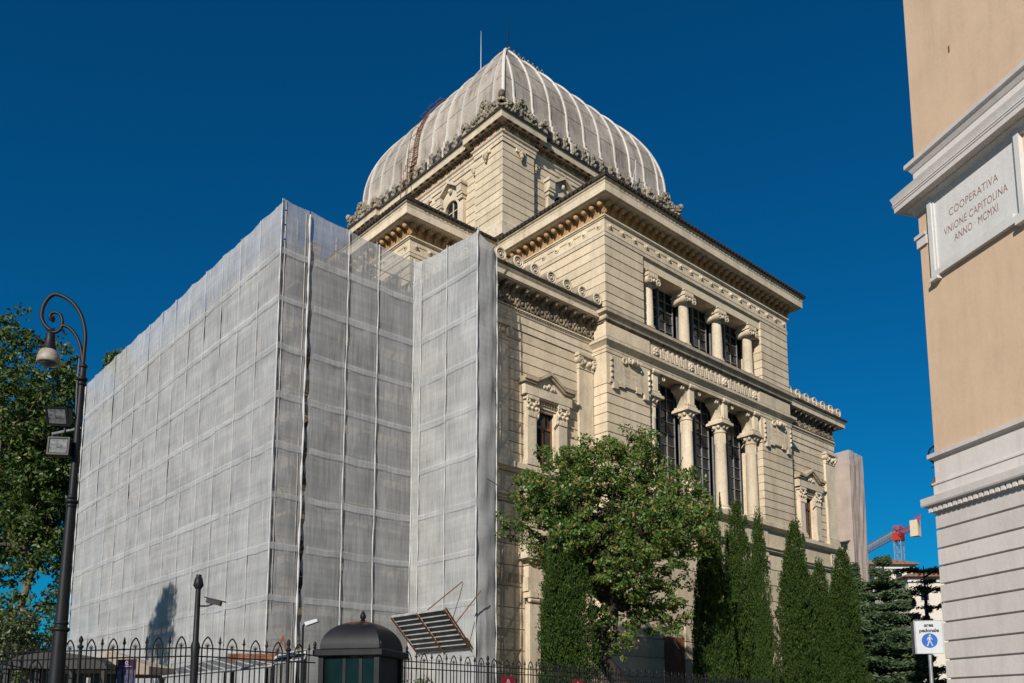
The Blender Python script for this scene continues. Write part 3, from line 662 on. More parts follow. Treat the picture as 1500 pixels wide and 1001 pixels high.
hl = tuple((c - whw, c + whw, 29.0, 31.9) for c in (VC - wo_, VC + wo_)); courses(dw, '-x', x0 + RC, y0 + PL + .01, VC + DH - PL - .01, 28.5, 33.18, .46, .1, holes=hl)
MB().sweep([(-.1, 27.4), (.35, 27.4), (.35, 27.9), (.2, 28.0), (.22, 28.25), (.08, 28.35), (.06, 28.5), (-.1, 28.5)], DP, True).build('drum_plinth', TRIM, syn)
MB().sweep([(-.2, 33.2), (.06, 33.2), (.06, 33.42), (.1, 33.44), (.1, 33.6), (.18, 33.66), (.2, 33.73), (-.2, 33.735)], DP, True).build('drum_architrave', TRIM, syn)
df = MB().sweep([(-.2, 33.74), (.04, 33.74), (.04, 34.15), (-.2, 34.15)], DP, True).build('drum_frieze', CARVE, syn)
MB().sweep([(-.2, 34.16), (.1, 34.16), (.14, 34.2), (.36, 34.22), (.52, 34.19), (.52, 34.5), (.56, 34.56), (-.2, 34.57)], DP, True).build('drum_cornice', TRIM, syn)
cop = MB().sweep([(-.2, 34.575), (.6, 34.575), (.64, 34.66), (.6, 34.7), (-.2, 34.72)], DP, True).build('drum_coping', ROOFM, syn)
dn = MB().box(-.07, .07, -.24, .0, 34.1, 34.205).mesh('dentil', SOOTSHADE); dp_ = MB().box(-.14, .14, -.535, -.4, 34.14, 34.187).mesh('drip_slot', ROOFM)
DISC = MB().lathe(0, 33.93, [(.2, .0), (.2, -.1), (.15, -.12), (.13, -.09)], 16, 'y').mesh('frieze_disc', ORANGE, 40)
pm = MB()
for q in (-.13, 0, .13): pm.ball((q, -.06, 33.93 - abs(q) * .6), .09, 8, 5, (.7, .6, 1.8))
PALM = pm.mesh('palmette', CARVE, 60)
fn_ = MB()
fn_.prism([(-.2, 0), (.2, 0), (.23, .12), (.11, .23), (.18, .42), (.14, .63), (0, .72), (-.14, .63), (-.18, .42), (-.11, .23), (-.23, .12)], 'y', -.1, .02)
fn_.ball((0, -.08, .55), .12, 8, 6); fn_.ball((-.17, -.09, .12), .09, 8, 5); fn_.ball((.17, -.09, .12), .09, 8, 5); fn_.ball((0, -.12, .28), .07, 8, 5, (1, 1, 1.6))
for q in (-1, 1): fn_.torus((q * .12, -.09, .45), .07, .03, 10, 5); fn_.ball((q * .1, -.08, .68), .06, 7, 5)
FINIAL = fn_.mesh('cresting_finial', CREST, 50)
def edge_pts(h, rc, which):
    if which == 'R': return [[(UC - h, VC - h), (UC - h + PL, VC - h)], [(UC - h + PL, VC - h + rc), (UC + h - PL, VC - h + rc)], [(UC + h - PL, VC - h), (UC + h, VC - h)]]
    return [[(UC - h, VC + h), (UC - h, VC + h - PL)], [(UC - h + rc, VC + h - PL), (UC - h + rc, VC - h + PL)], [(UC - h, VC - h + PL), (UC - h, VC - h)]]
for sd_ in 'RL':
    segs = edge_pts(DH, RC, sd_)
    for i, sg in enumerate(segs):
        along(sg, .28, lambda p, a, e: inst('dentil', dn, df, (p.x, p.y, 0), a), .08)
        along(sg, .62, lambda p, a, e: inst('drip_slot', dp_, df, (p.x, p.y, 0), a), .1)
        k = [0]
        def fz_(p, a, e):
            k[0] += 1; inst('frieze_disc' if k[0] % 2 else 'palmette', DISC if k[0] % 2 else PALM, df, (p.x, p.y, 0), a)
        along(sg, .4, fz_, .2)
    so_ = edge_pts(DH + .56, 0.3, sd_)[1]
    along(so_, .8, lambda p, a, e: inst('cresting_finial', FINIAL, syn, (p.x, p.y, 34.7), a, (.95, .95, 1.12)), 1.25)
# corner acroteria
def acro(cx, cy, dirs):
    a = MB()
    for (dx, dy) in dirs:
        pr = [(0, 0), (0, .95), (.18, .9), (.35, .62), (.8, .55), (1.15, .75), (1.3, 1.12), (1.55, 1.22), (1.85, 1.1), (2.05, .78), (2.5, .5), (2.95, .38), (3.1, .72), (3.3, .8), (3.5, .66), (3.55, 0)]
        ox, oy = (0, .16) if dx else (.16, 0); ox *= 1; n = len(pr)
        vs = [(cx + dx * s, cy + dy * s, 34.7 + z) for s, z in pr] + [(cx + dx * s + ox, cy + dy * s + oy, 34.7 + z) for s, z in pr]
        a.add(vs, [tuple(range(n)), tuple(range(n, 2 * n))[::-1]] + [(i, (i + 1) % n, n + (i + 1) % n, n + i) for i in range(n)])
        rnd = random.Random(5)
        def top(q):
            for (s0, z0), (s1, z1) in zip(pr[1:-1], pr[2:]):
                if s0 <= q <= s1: return z0 + (z1 - z0) * (q - s0) / max(1e-6, s1 - s0)
            return .3
        for k in range(95):
            q = rnd.uniform(0, 3.5); z = top(q) * rnd.uniform(.08, 1.0); r = rnd.uniform(.05, .115)
            a.ball((cx + dx * q - (.03 if dy else 0), cy + dy * q - (.03 if dx else 0), 34.7 + z), r, 7, 5, (rnd.uniform(.7, 1.3), rnd.uniform(.7, 1.3), rnd.uniform(.7, 1.6)))
        for q, z, r in ((1.5, .9, .24), (.45, .38, .17), (3.25, .5, .18), (2.3, .35, .16), (1.0, .35, .2)):
            sp = [(r * (1 - t / 14) * math.cos(t * .75), r * (1 - t / 14) * math.sin(t * .75)) for t in range(13)]
            a.tube([(cx + dx * (q + u) - (.1 if dy else 0), cy + dy * (q + u) - (.1 if dx else 0), 34.7 + z + v) for u, v in sp], .05, 6)
        a.ball((cx, cy, 34.7 + .78), .2, 9, 6, (1, 1, 1.2))
    return a.build('corner_acroterion', CREST, syn, 50)
e_ = DH + .54
acro(UC - e_, VC - e_, [(1, 0), (0, 1)]); acro(UC + e_, VC - e_, [(-1, 0)]); acro(UC - e_, VC + e_, [(0, -1)])
# masks and drum windows
mk_ = MB(); mk_.ball((0, -.1, 32.95), .17, 10, 6, (1, .8, 1)); mk_.ball((-.14, -.1, 33.02), .09, 8, 5); mk_.ball((.14, -.1, 33.02), .09, 8, 5); mk_.ball((0, -.16, 32.74), .13, 8, 5, (1, .8, 1.2)); mk_.ball((0, -.12, 32.58), .06, 6, 4, (1, 1, 1.6))
MASK = mk_.mesh('mask_ornament', CARVE, 60)
tb = MB().box(-.34, -.16, -.09, .0, 33.0, 33.2).box(.16, .34, -.09, .0, 33.0, 33.2).mesh('architrave_tab', TRIM)
for (x, y, a) in ((UC - DH + PL * .55, VC - DH, 0), (UC - DH + PL + .3, VC - DH + RC, 0), (UC - DH, VC - DH + PL * .55, -math.pi / 2), (UC - DH + RC, VC - DH + PL + .3, -math.pi / 2), (UC - DH + RC, VC - .2, -math.pi / 2), (UC, VC - DH + RC, 0), (UC + DH - PL * .55, VC - DH, 0), (UC - DH, VC + DH - PL * .55, -math.pi / 2)):
    inst('mask_ornament', MASK, syn, (x, y, 0), a); inst('architrave_tab', tb, syn, (x, y, 0), a)
def drum_window(px_, py_, a):
    b = MB(); b.box(-1.15, -.64, -.22, .02, 28.6, 31.5); b.box(.64, 1.15, -.22, .02, 28.6, 31.5)
    arch = [(-.64, 31.5), (-.64, 31.0)] ; n = 10
    ins = [(-.62 * math.cos(math.pi * i / n), 31.25 + .62 * math.sin(math.pi * i / n)) for i in range(n + 1)]
    b.prism([(-1.15, 31.5), (-.64, 31.25)] + ins + [(.64, 31.25), (1.15, 31.5), (1.15, 32.35), (.75, 32.35), (0, 32.85), (-.75, 32.35), (-1.15, 32.35)], 'y', -.2, .02)
    fr = inst('drum_window', b.mesh('drum_window', TRIM), syn, (px_, py_, 0), a)
    def sub(name, mb, m, sm=None): c = inst(name, mb.mesh(name, m, sm), fr, (px_, py_, 0)); c.location = (0, 0, 0); return c
    g = MB(); t = [(-1.3, 32.35), (-.78, 32.35), (0, 32.88), (.78, 32.35), (1.3, 32.35)]
    for i in range(4):
        (p, za), (q, zb) = t[i], t[i + 1]; g.prism([(p, za), (q, zb), (q, zb + .17), (p, za + .17)], 'y', -.5, .02)
    for s in (-1, 1): g.box(s * 1.0 - .22, s * 1.0 + .22, -.45, .02, 31.9, 32.34); g.box(s * 1.0 - .2, s * 1.0 + .2, -.36, .02, 31.52, 31.78); g.box(s * 1.0 - .28, s * 1.0 + .28, -.42, .02, 31.72, 31.84)
    g.ball((0, -.28, 32.45), .16, 8, 5); sub('pediment', g, TRIM, 30)
    sub('pane', MB().box(-.63, .63, .0, .012, 28.7, 31.9), GLASS)
    f = MB(); f.box(-.03, .03, -.06, -.005, 28.7, 31.88); f.box(-.62, .62, -.05, -.006, 31.2, 31.26); f.box(-.62, .62, -.05, -.006, 30.0, 30.05); sub('glazing_bar', f, TRIM)
for s in (-1, 1):
    drum_window(UC + s * wo_, VC - DH + RC, 0); drum_window(UC - DH + RC, VC + s * wo_, -math.pi / 2)

# ---- dome: square cloister vault of ribbed sheet
DPROF = [(7.62, 34.72), (7.62, 35.5), (7.5, 35.52), (7.5, 35.9), (7.38, 35.92), (7.36, 36.3)] + [(7.3 * math.cos(R(t)), 36.5 + 7.16 * math.sin(R(t))) for t in range(0, 70, 4)]
def face_pt(k, s, w_, z):
    x, y = s, -w_
    for _ in range(k): x, y = y, -x
    return (UC + x, VC + y, z)
dome = MB().add([(UC + x, VC + y, DPROF[-1][1] + .02) for x, y in ((-2.6, -2.6), (2.6, -2.6), (2.6, 2.6), (-2.6, 2.6))], [(0, 1, 2, 3)]).build('dome', DOMEM, syn)
MB().sweep([(-.1, 34.73), (.0, 34.73), (.0, 35.44), (-.1, 35.44)], [(UC - 7.64, VC - 7.64), (UC + 7.64, VC - 7.64), (UC + 7.64, VC + 7.64), (UC - 7.64, VC + 7.64)], True).build('skirt_shade_band', SKIRTSHADE, dome)  # dark ring added for the shade on the skirt behind the finials
rib_s = [-6.525 + 1.45 * i for i in range(10)]; edges = [-9] + rib_s + [9]
for k in range(4):
    for i in range(11):
        s0, s1 = edges[i], edges[i + 1]; b = MB()
        pts = [(max(-w_, min(w_, s0)), max(-w_, min(w_, s1)), w_, z) for w_, z in DPROF]; vs = []; fs = []
        for a, c, w_, z in pts: vs += [face_pt(k, a, w_, z), face_pt(k, c, w_, z)]
        for j in range(len(pts) - 1):
            if pts[j][1] - pts[j][0] < 1e-4 and pts[j + 1][1] - pts[j + 1][0] < 1e-4: continue
            fs.append((2 * j, 2 * j + 1, 2 * j + 3, 2 * j + 2))
        b.add(vs, fs).build('dome_panel', DOMEM, dome, 40)
    if k > 1: continue
    for s in rib_s:
        path = [(w_, z) for w_, z in DPROF if w_ > abs(s) + .02]; b = MB(); vs = []; fs = []
        for j, (w_, z) in enumerate(path):
            p0 = path[max(0, j - 1)]; p1 = path[min(len(path) - 1, j + 1)]; t = Vector((p1[0] - p0[0], p1[1] - p0[1])).normalized(); nx, nz_ = t.y, -t.x
            for (ds, h) in ((-.06, -.02), (-.045, .09), (.045, .09), (.06, -.02)): vs.append(face_pt(k, s + ds, w_ + nx * h, z + nz_ * h))
        for j in range(len(path) - 1):
            for q in range(3): fs.append((j * 4 + q, j * 4 + q + 1, j * 4 + q + 5, j * 4 + q + 4))
        b.add(vs, fs).build('rib', RIBM, dome)
    for h in (36.15, 37.6, 39.05, 40.35):                       # standing horizontal joints of the sheets
        w_ = 7.33 if h < 36.5 else 7.3 * math.sqrt(1 - ((h - 36.5) / 7.16) ** 2)
        b = MB(); b.add([face_pt(k, a, w_ + o, h + dz) for a in (-w_, w_) for (o, dz) in ((-.02, 0), (.018, 0), (.018, .02), (-.03, .03))], [(0, 4, 5, 1), (1, 5, 6, 2), (2, 6, 7, 3)]).build('sheet_joint', DOMEM, dome)
for (sx, sy) in ((-1, -1), (1, -1), (-1, 1), (1, 1)):
    b = MB(); pts = [Vector((UC + sx * w_, VC + sy * w_, z)) for w_, z in DPROF[4:]]; b.tube(pts, .10, 6); b.build('hip_rib', RIBM, dome, 60)
cr = MB().box(UC - 3.3, UC + 3.3, VC - 3.3, VC + 3.3, 42.9, 43.35).build('crown_platform', RIBM, dome)
CRO = MB().torus((0, 0, 43.75), .17, .05, 12, 5).ball((0, 0, 43.98), .07, 8, 5).box(-.05, .05, -.05, .05, 43.3, 43.55).mesh('crown_ornament', CREST, 50)
for i in range(8): inst('crown_ornament', CRO, dome, (UC - 3.2 + i * .42, VC - 3.2, 0.12), 0, (.8, .8, 1)); 
b = MB().tube([(UC - 2.2, VC - 2.0, 43.3), (UC - 2.2, VC - 2.0, 45.5), (UC - 2.2, VC - 2.0, 47.9)], [.06, .045, .012], 6).build('lightning_rod', IRON, dome)
b = MB().tube([(UC - 3.4, VC - .6, 42.9), (UC - 3.4, VC - .6, 45.2), (UC - 3.4, VC - .6, 46.9)], [.035, .028, .012], 6).build('aerial_mast', SIGNW, dome)
for (mx, my, h) in ((UC + 3.6, VC - DH - .35, 2.3),):
    b = MB(); b.tube([(mx, my, 34.7), (mx, my, 34.7 + h)], .03, 5); b.tube([(mx - .5, my, 34.7), (mx, my, 34.7 + h * .8)], .025, 5); b.tube([(mx, my, 34.7 + h * .85), (mx + .9, my, 34.7 + h * .95)], .015, 5); b.build('roof_aerial', SIGNW, dome)
# rusty ladder over the dome
lad = MB(); yy = VC + 1.0
lp = [(w_ + .16, z + .08) for w_, z in DPROF if w_ > 4.6]
for dy in (-.25, .25): lad.tube([(UC - w_, yy + dy, z) for w_, z in lp], .03, 5); lad.tube([(UC - w_ - .3, yy + dy * 1.3, z) for w_, z in lp[:11]], .022, 5)
for j in range(len(lp) - 1):
    for q in range(3):
        t = q / 3; w_ = lp[j][0] * (1 - t) + lp[j + 1][0] * t; z = lp[j][1] * (1 - t) + lp[j + 1][1] * t
        lad.tube([(UC - w_, yy - .25, z), (UC - w_, yy + .25, z)], .018, 4)
    if j % 2: lad.tube([(UC - lp[j][0], yy - .25, lp[j][1]), (UC - lp[j][0] - .3, yy - .32, lp[j][1]), (UC - lp[j][0] - .3, yy + .32, lp[j][1]), (UC - lp[j][0], yy + .25, lp[j][1])], .018, 4)
lad.tube([(UC - 8.25, yy - .3, 33.6), (UC - 8.25, yy - .3, 36.0)], .03, 5); lad.tube([(UC - 8.3, yy + .3, 33.6), (UC - 8.3, yy + .3, 36.0)], .03, 5)
lad.build('ladder', RUST, dome)

# ---- porch block behind the netting
PX, PY = 15.25, 30.05
pb = MB().box(PX, 22.5, PY, 53.6, 0, 19.6).build('porch_wall', STONE, syn)
MB().sweep([(0, 19.3), (.5, 19.35), (.6, 19.45), (.6, 19.75), (.7, 19.9), (0, 19.95)], [(PX, 53.6), (PX, PY), (21.4, PY)]).build('cornice', TRIM, syn)
for z in (5.0, 9.6, 14.2):
    MB().sweep([(0, z), (.2, z), (.25, z + .35), (0, z + .4)], [(PX, 53.6), (PX, PY), (21.4, PY)]).build('string_course', TRIM, syn)
def arch_part(x, y, z, w_, h, a, m, name):
    n = 10; pts = [(-w_, z), (-w_, z + h)] + [(-w_ * math.cos(math.pi * i / n), z + h + w_ * math.sin(math.pi * i / n)) for i in range(1, n)] + [(w_, z + h), (w_, z)]
    return inst(name, MB().prism(pts, 'y', -.06, .02).mesh(name, m), syn, (x, y, 0), a)
for z in (1.2, 6.0, 10.6, 15.2):
    for x in (16.3, 18.6): arch_part(x, PY, z, .75, 2.0, 0, GLASS, 'arched_window')
    for i in range(7): arch_part(PX, 31.8 + i * 2.9, z, .85, 2.0, -math.pi / 2, GLASS, 'arched_window')
an = [o for o in bpy.data.objects if o.name.startswith('antefix')][0].data; afr = [o for o in bpy.data.objects if o.name.startswith('rosette_disc')][0].data
def pant(p, a, e):
    o = inst('antefix', an, syn, (p.x, p.y, -.35), a); c = inst('rosette_disc', afr, o, (p.x, p.y, 0)); c.location = (0, 0, 0)
along([(PX, PY), (21.2, PY)], 1.15, pant, .4); along([(PX, 51), (PX, PY)], 1.15, pant, 1.0)
MB().add([(PX, PY, 19.95), (22.6, PY, 20.2), (22.6, 53.6, 20.2), (PX, 53.6, 19.95)], [(0, 1, 2, 3)]).build('porch_roof', ROOFM, syn)

# ------------------------------------------------------------------ scaffolding with debris netting
sca = thing('scaffolding', 'scaffolding wrapped in grey debris netting around one side of the domed building', 'scaffolding', (17, 40, 0))
AX, BYN, CXN, DYN = 13.83, 28.69, 20.2, 24.58
ZB = 2.3
BANDS = [19.21 - 1.92 * i for i in range(9)]
def net_panel(p, q, zt0, zt1, seed, inset0=None, mat=None, zb=ZB, amp=1.0):
    p = Vector(p); q = Vector(q); d = q - p; L = d.length; d /= L; o = Vector((d.y, -d.x)); nv = 84; nu = 10
    def fn(u, v):
        zt = zt0 * (1 - u) + zt1 * u - .06 * math.sin(math.pi * u) * v ** 8
        z = zb + (zt - zb) * v; uu = u
        if inset0: uu = u + (1 - u) * inset0(z) / L
        ph = math.sin(math.pi * (z - 17.29) / 1.92) ** 2
        out = amp * (.05 * math.sin(math.pi * u) * ph + .035 * noise.noise(Vector((uu * L * 1.3 + seed * 7, z * .35, seed))) + .02 * noise.noise(Vector((uu * L * 5, z * .25 + seed, 3.1))) + .02 * noise.noise(Vector((uu * L * 2 + z * .8, z * 1.6, seed * 1.7))))
        w_ = p + d * (uu * L) + o * out
        return (w_.x, w_.y, z)
    return MB().grid(fn, nu, nv).build('net_sheet', mat or NET, sca, 180)
def band(p, q, z, seed):
    p = Vector(p); q = Vector(q); d = q - p; L = d.length; d /= L; o = Vector((d.y, -d.x)); hh = random.uniform(.10, .15); sag = random.uniform(.0, .035)
    def fn(u, v):
        w_ = p + d * (u * L) + o * (.045 + .01 * math.sin(9 * u + seed))
        return (w_.x, w_.y, z - sag * math.sin(math.pi * u) + (v - .5) * 2 * hh + .03 * noise.noise(Vector((u * 4, seed, z))))
    MB().grid(fn, 8, 2).build('net_overlap', NETB, sca, 180)
def hem(x, y, z0, z1, r, ox, oy, seed, step=.96):
    pts = []; rs = []; n = int((z1 - z0) / .12)
    for i in range(n + 1):
        z = z0 + (z1 - z0) * i / n; k = abs(math.sin(math.pi * (z + seed) / step)); j = .04 * noise.noise(Vector((seed * 3, z * .7, 1)))
        pts.append((x + ox * (.05 + .5 * r) + j * abs(oy), y + oy * (.05 + .5 * r) + j * abs(ox), z)); rs.append(r * (.35 + .65 * k) * (1 + .3 * noise.noise(Vector((z * 2, seed, 0)))))
    MB().tube(pts, rs, 6).build('net_hem', HEM, sca, 180)
AY = [28.69 + 1.807 * i for i in range(15)]
for i in range(14):
    zt = [21.22 + .05 * (j % 2) + .012 * j for j in (i, i + 1)]
    net_panel((AX, AY[i + 1]), (AX, AY[i]), zt[1], zt[0], i + 1)
    for z in BANDS: band((AX, AY[i + 1]), (AX, AY[i]), z, i + z)
    if i: hem(AX, AY[i], ZB, 21.2 + .012 * i, .012, -1, 0, i * .37, .96)
BXs = [AX, 14.97, 16.75, 18.2, 19.99]
gap = lambda z: .05 + (0.19 * abs(math.sin(math.pi * (z + .4) / 1.25)) if z < 15.6 else .1 * max(0, 18.2 - z) / 3)
for i in range(4):
    net_panel((BXs[i], BYN), (BXs[i + 1], BYN), (21.35, 21.3, 21.2, 21.12)[i], (21.3, 21.2, 21.12, 21.05)[i], 30 + i, gap if i == 1 else None, NETS)
    for z in BANDS: band((BXs[i] + (.3 if i == 1 else 0), BYN), (BXs[i + 1], BYN), z, 30 + i + z)
    hem(BXs[i + 1], BYN, ZB, 21.1, .048 if i == 0 else .026, 0, -1, i * .61, 1.25 if i == 0 else 1.5)
hem(AX, BYN, ZB, 21.3, .028, -.7, -.7, 2.2, 1.3)
net_panel((19.99, BYN), (20.2, 28.3), 21.05, 21.02, 41); 
CYs = [28.3, 26.52, 24.6]
for i in range(2):
    net_panel((CXN, CYs[i]), (CXN, CYs[i + 1]), (21.0, 20.85)[i], (20.85, 20.72)[i], 50 + i, None, NETC)
    for z in BANDS: band((CXN, CYs[i]), (CXN, CYs[i + 1]), z, 50 + i + z)
    hem(CXN, CYs[i], ZB, 20.9, .022, -1, 0, i + .3, 1.6)
hem(CXN, DYN, ZB, 20.7, .035, -.7, -.7, 1.2, 1.2)
net_panel((CXN, DYN), (21.16, DYN), 20.72, 20.1, 60, None, NETD, amp=1.8); hem(21.16, DYN, ZB, 20.05, .03, 0, -1, .8, .9)
net_panel((15.6, 54.1), (AX, AY[14]), 20.6, 21.2, 70); hem(AX, AY[14], ZB, 21.2, .04, -1, 0, .4, 1.3)
for z in BANDS: band((15.6, 54.1), (AX, AY[14]), z, 70 + z)
# tubes and decks
def pole(a, c, r=.028, name='scaffold_tube', m=None): MB().tube([a, c], r, 6).build(name, m or TUBE, sca, 60)
for i, y in enumerate(AY):
    for x in (AX + .14, AX + 1.0): pole((x, y, 0), (x, y, 21.28 + .012 * i if x < AX + .5 else 21.1), name='standard')
for z in [17.2 - 1.92 * i for i in range(-1, 8)]:
    for x in (AX + .14, AX + 1.0): pole((x, AY[0], z), (x, AY[-1], z), name='ledger')
    for dz in (.5, 1.0): pole((AX + .14, AY[0], z + dz), (AX + .14, AY[-1], z + dz), .024, 'guard_rail')
    MB().box(AX + .2, AX + .98, AY[0] + .1, AY[-1], z + .04, z + .09).build('deck_board', PLANK, sca)
    for y_ in (BYN + .14, BYN + 1.0): pole((AX + .1, y_, z), (20.2, y_, z), name='ledger')
    for dz in (.5, 1.0): pole((AX + .1, BYN + .14, z + dz), (20.0, BYN + .14, z + dz), .024, 'guard_rail')
    MB().box(AX + 1.05, 20.1, BYN + .2, BYN + .98, z + .04, z + .09).build('deck_board', PLANK, sca)
    pole((CXN + .14, 28.6, z), (CXN + .14, DYN + .1, z), name='ledger')
    for dz in (.5, 1.0): pole((CXN + .14, 28.4, z + dz), (CXN + .14, DYN + .1, z + dz), .024, 'guard_rail'); pole((CXN + .1, DYN + .12, z + dz), (21.3, DYN + .12, z + dz - .1), .024, 'guard_rail')
    MB().box(CXN + .2, CXN + .9, DYN + .3, 28.4, z + .04, z + .09).build('deck_board', PLANK, sca)
    pole((CXN + .12, DYN + .1, z), (21.4, DYN + .1, z + 1.7), .024, 'brace'); pole((CXN + .14, 28.3, z), (CXN + .14, 24.8, z + 1.9), .024, 'brace')
    for k in range(1, 4): pole((BXs[k], BYN + .2, z), (BXs[k + 1], BYN + .2, z + 1.9), .024, 'brace')
    for i in range(0, 14, 2): pole((AX + .2, AY[i], z), (AX + .2, AY[i + 1], z + 1.9), .024, 'brace')
for x in BXs[1:]:
    for y_ in (BYN + .14, BYN + 1.0): pole((x, y_, 0), (x, y_, 21.3), name='standard')
for y_ in CYs: pole((CXN + .14, y_ + .1, 0), (CXN + .14, y_ + .1, 21.0), name='standard')
pole((21.1, DYN + .12, 0), (21.1, DYN + .12, 20.2), name='standard')
for z in (20.9, 20.3, 19.7): pole((AX + .1, BYN - .02, z), (AX + .75, BYN + .3, z - .5), .03, 'stub_tube', IRON)

# protective canopy hung from the scaffold
def mid(a, c, t): return a + (c - a) * t
I0 = onX(613, 957, CXN - .15); I1 = onX(690, 948, CXN - .15)
I1.z = I0.z = (I0.z + I1.z) / 2
O0 = onX(574, 904, CXN - 1.75); O1 = onX(652, 891, CXN - 1.75); O0.z = O1.z = (O0.z + O1.z) / 2
pc = thing('protective_canopy', 'tilted steel sheet debris canopy with rusty frame hung from the netted scaffold', 'canopy', I0)
nn = (I1 - I0).cross(O0 - I0).normalized()
for k in range(8):
    for h in (0, 1):
        t0, t1 = k / 8 + .012, (k + 1) / 8 - .012; s0, s1 = (.02, .485) if h == 0 else (.515, .98)
        q = [mid(mid(I0, I1, s), mid(O0, O1, s), t) for t in (t0, t1) for s in (s0, s1)]
        q = [q[0], q[1], q[3], q[2]]; b = MB(); b.add(q + [p + nn * .03 for p in q], [(0, 1, 2, 3), (7, 6, 5, 4), (0, 4, 5, 1), (1, 5, 6, 2), (2, 6, 7, 3), (3, 7, 4, 0)]); b.build('sheet_strip', CORR, pc)
        for off in (-.022, .052):
            MB().tube([mid(mid(I0, I1, e), mid(O0, O1, e), t1 + .012) + nn * off for e in (s0, s1)], .024, 5).build('sheet_lap', CORRL, pc)
for s, off in ((0, -.03), (.5, -.03), (1, -.03), (0, .07), (.5, .07), (1, .07)): MB().tube([mid(I0, I1, s) + nn * off, mid(O0, O1, s) + nn * off], .035, 6).build('frame_bar', RUST, pc)
MB().tube([O0, O1], .025, 6).build('frame_bar', CORRL, pc); MB().tube([I0, I1], .025, 6).build('frame_bar', CORRL, pc)
for s, dy in ((.62, .0), (1.0, 0)):
    p = mid(mid(I0, I1, s), mid(O0, O1, s), .62 if s == 1 else .98); MB().tube([p, Vector((CXN - .1, p.y - .2, p.z + 1.3))], .022, 5).build('strut', RUST, pc)

# ------------------------------------------------------------------ corner palazzo on the right
WA = R(62.8); wd_ = Vector((math.cos(WA), math.sin(WA), 0)); wn_ = Vector((-math.sin(WA), math.cos(WA), 0))
PC = at(1371, 690, 28.0); PC.z = 0
pal = thing('corner_palazzo', 'peach stucco corner building with white mouldings, rusticated base and inscribed plaque', 'building', PC)
pal.rotation_euler = (0, 0, WA + math.pi); ROOT[pal.name] = Vector((0, 0, 0))
def hit(x, y, o=0.0):                              # pixel -> (along wall, z) on the palazzo face
    r = ray(x, y); t = ((PC + wn_ * o) - CAM).dot(wn_) / r.dot(wn_); p = CAM + r * t
    return -(p - PC).dot(wd_), p.z
def zc(y): return at(1371, y, 28.0).z
LEN = 27.0
ztop = zc(-60); zb0 = zc(676)
body = MB().box(0, LEN, 0, 9, zb0 - .1, ztop).build('stucco_wall', PEACH, pal)
MB().box(0.0, LEN, .02, 9, 0, zb0 - .1).build('base_core', WHITE, pal)
# rusticated courses
lines = [zc(y) for y in (966.5, 939.6, 911.6, 883, 856, 829.5, 804, 776)]; pitch = (lines[-1] - lines[0]) / 7
zs = [lines[0] - pitch * k for k in range(6, 0, -1)] + lines + [zc(752)]
base = MB().box(-0.0382, LEN, -0.1145, 0.0255, 0, zs[0]).build('base_plinth', WHITE, pal)
for a, c in zip(zs[:-1], zs[1:]):
    MB().prism([(0.0255, a + 0.0255), (0.0255, c - 0.0255), (-0.0445, c - 0.0255), (-0.0764, c - 0.0382), (-0.0764, a + 0.0382), (-0.0445, a + 0.0255)], 'x', -0.0764, LEN).build('rusticated_course', WHITE, base)
def palsweep(prof, name, m, par=None):
    p = [(0, 3), (0, 0), (LEN, 0)]                 # round the corner, then along the wall
    return MB().sweep(prof, p).build(name, m, par or pal)
z = zc(754)
palsweep([(-0.1273, z), (0.0636, z), (0.0636, z + 0.0509), (0.1273, z + 0.0764), (-0.1273, z + 0.0764)], 'dentil_bed', WHITE)
dnt = MB().box(-0.07, 0.07, -0.2545, -0., z + 0.0776, z + 0.2545).mesh('dentil', WHITE)
for i in range(int(LEN / 0.2164)): inst('dentil', dnt, body, (0. + i * 0.2164 - 0.1018, 0, 0))
palsweep([(-0.1273, z + 0.2545), (0.28, z + 0.2545), (0.3055, z + 0.2927), (0.3564, z + 0.2927), (0.3818, z + 0.3436), (0.3818, z + 0.5727), (-0.1273, z + 0.6364)], 'base_cornice', WHITE)
z2 = zc(676)
palsweep([(-0.1273, z + 0.6364), (0.0764, z + 0.6618), (0.0764, z + 0.9927), (0.1145, z + 1.0182), (0.1145, z + 1.0818), (0.0255, z + 1.12), (0.0255, z2 - 0.), (-0.1273, z2)], 'base_frieze', WHITE)
palsweep([(-0.1273, z2), (0.0382, z2), (0.0764, z2 + 0.0509), (0.1782, z2 + 0.1018), (0.1782, z2 + 0.2418), (0., z2 + 0.3055), (-0.1273, z2 + 0.3055)], 'sill_moulding', WHITE)
zt = zc(343)
zi = zc(331); MB().box(-0.0764, 0.3818, -0.0764, 0.0255, zi - 0.8655, zi - 0.4073).build('impost_band', WHITE, pal); MB().box(-0.1273, 0.3818, -0.1273, 0.0255, zi - 0.5345, zi - 0.4073).build('impost_fillet', WHITE, pal)
zt = zc(310)
palsweep([(-0.1273, zt - 0.1782), (0.1018, zt - 0.1782), (0.1273, zt - 0.0255), (0.28, zt + 0.0764), (0.28, zt + 0.1273), (0.5345, zt + 0.1527), (0.5345, zt + 0.3182), (0.56, zt + 0.3436), (0.56, zt + 0.3945), (0.5855, zt + 0.42), (0.56, zt + 0.4709), (0.5855, zt + 0.5855), (0.6236, zt + 0.7127), (-0.1273, zt + 0.84)], 'main_cornice', WHITE)
palsweep([(-0.1273, zt + 0.84), (0.0509, zt + 0.84), (0.0509, zt + 1.4636), (-0.1273, zt + 1.4636)], 'cornice_blocking', WHITE)
palsweep([(-0.1273, zt + 1.4636), (0.0764, zt + 1.4636), (0.1782, zt + 1.6545), (0.2545, zt + 1.6927), (0.2545, zt + 1.8455), (0., zt + 1.9091), (-0.1273, zt + 1.9091)], 'string_moulding', WHITE)
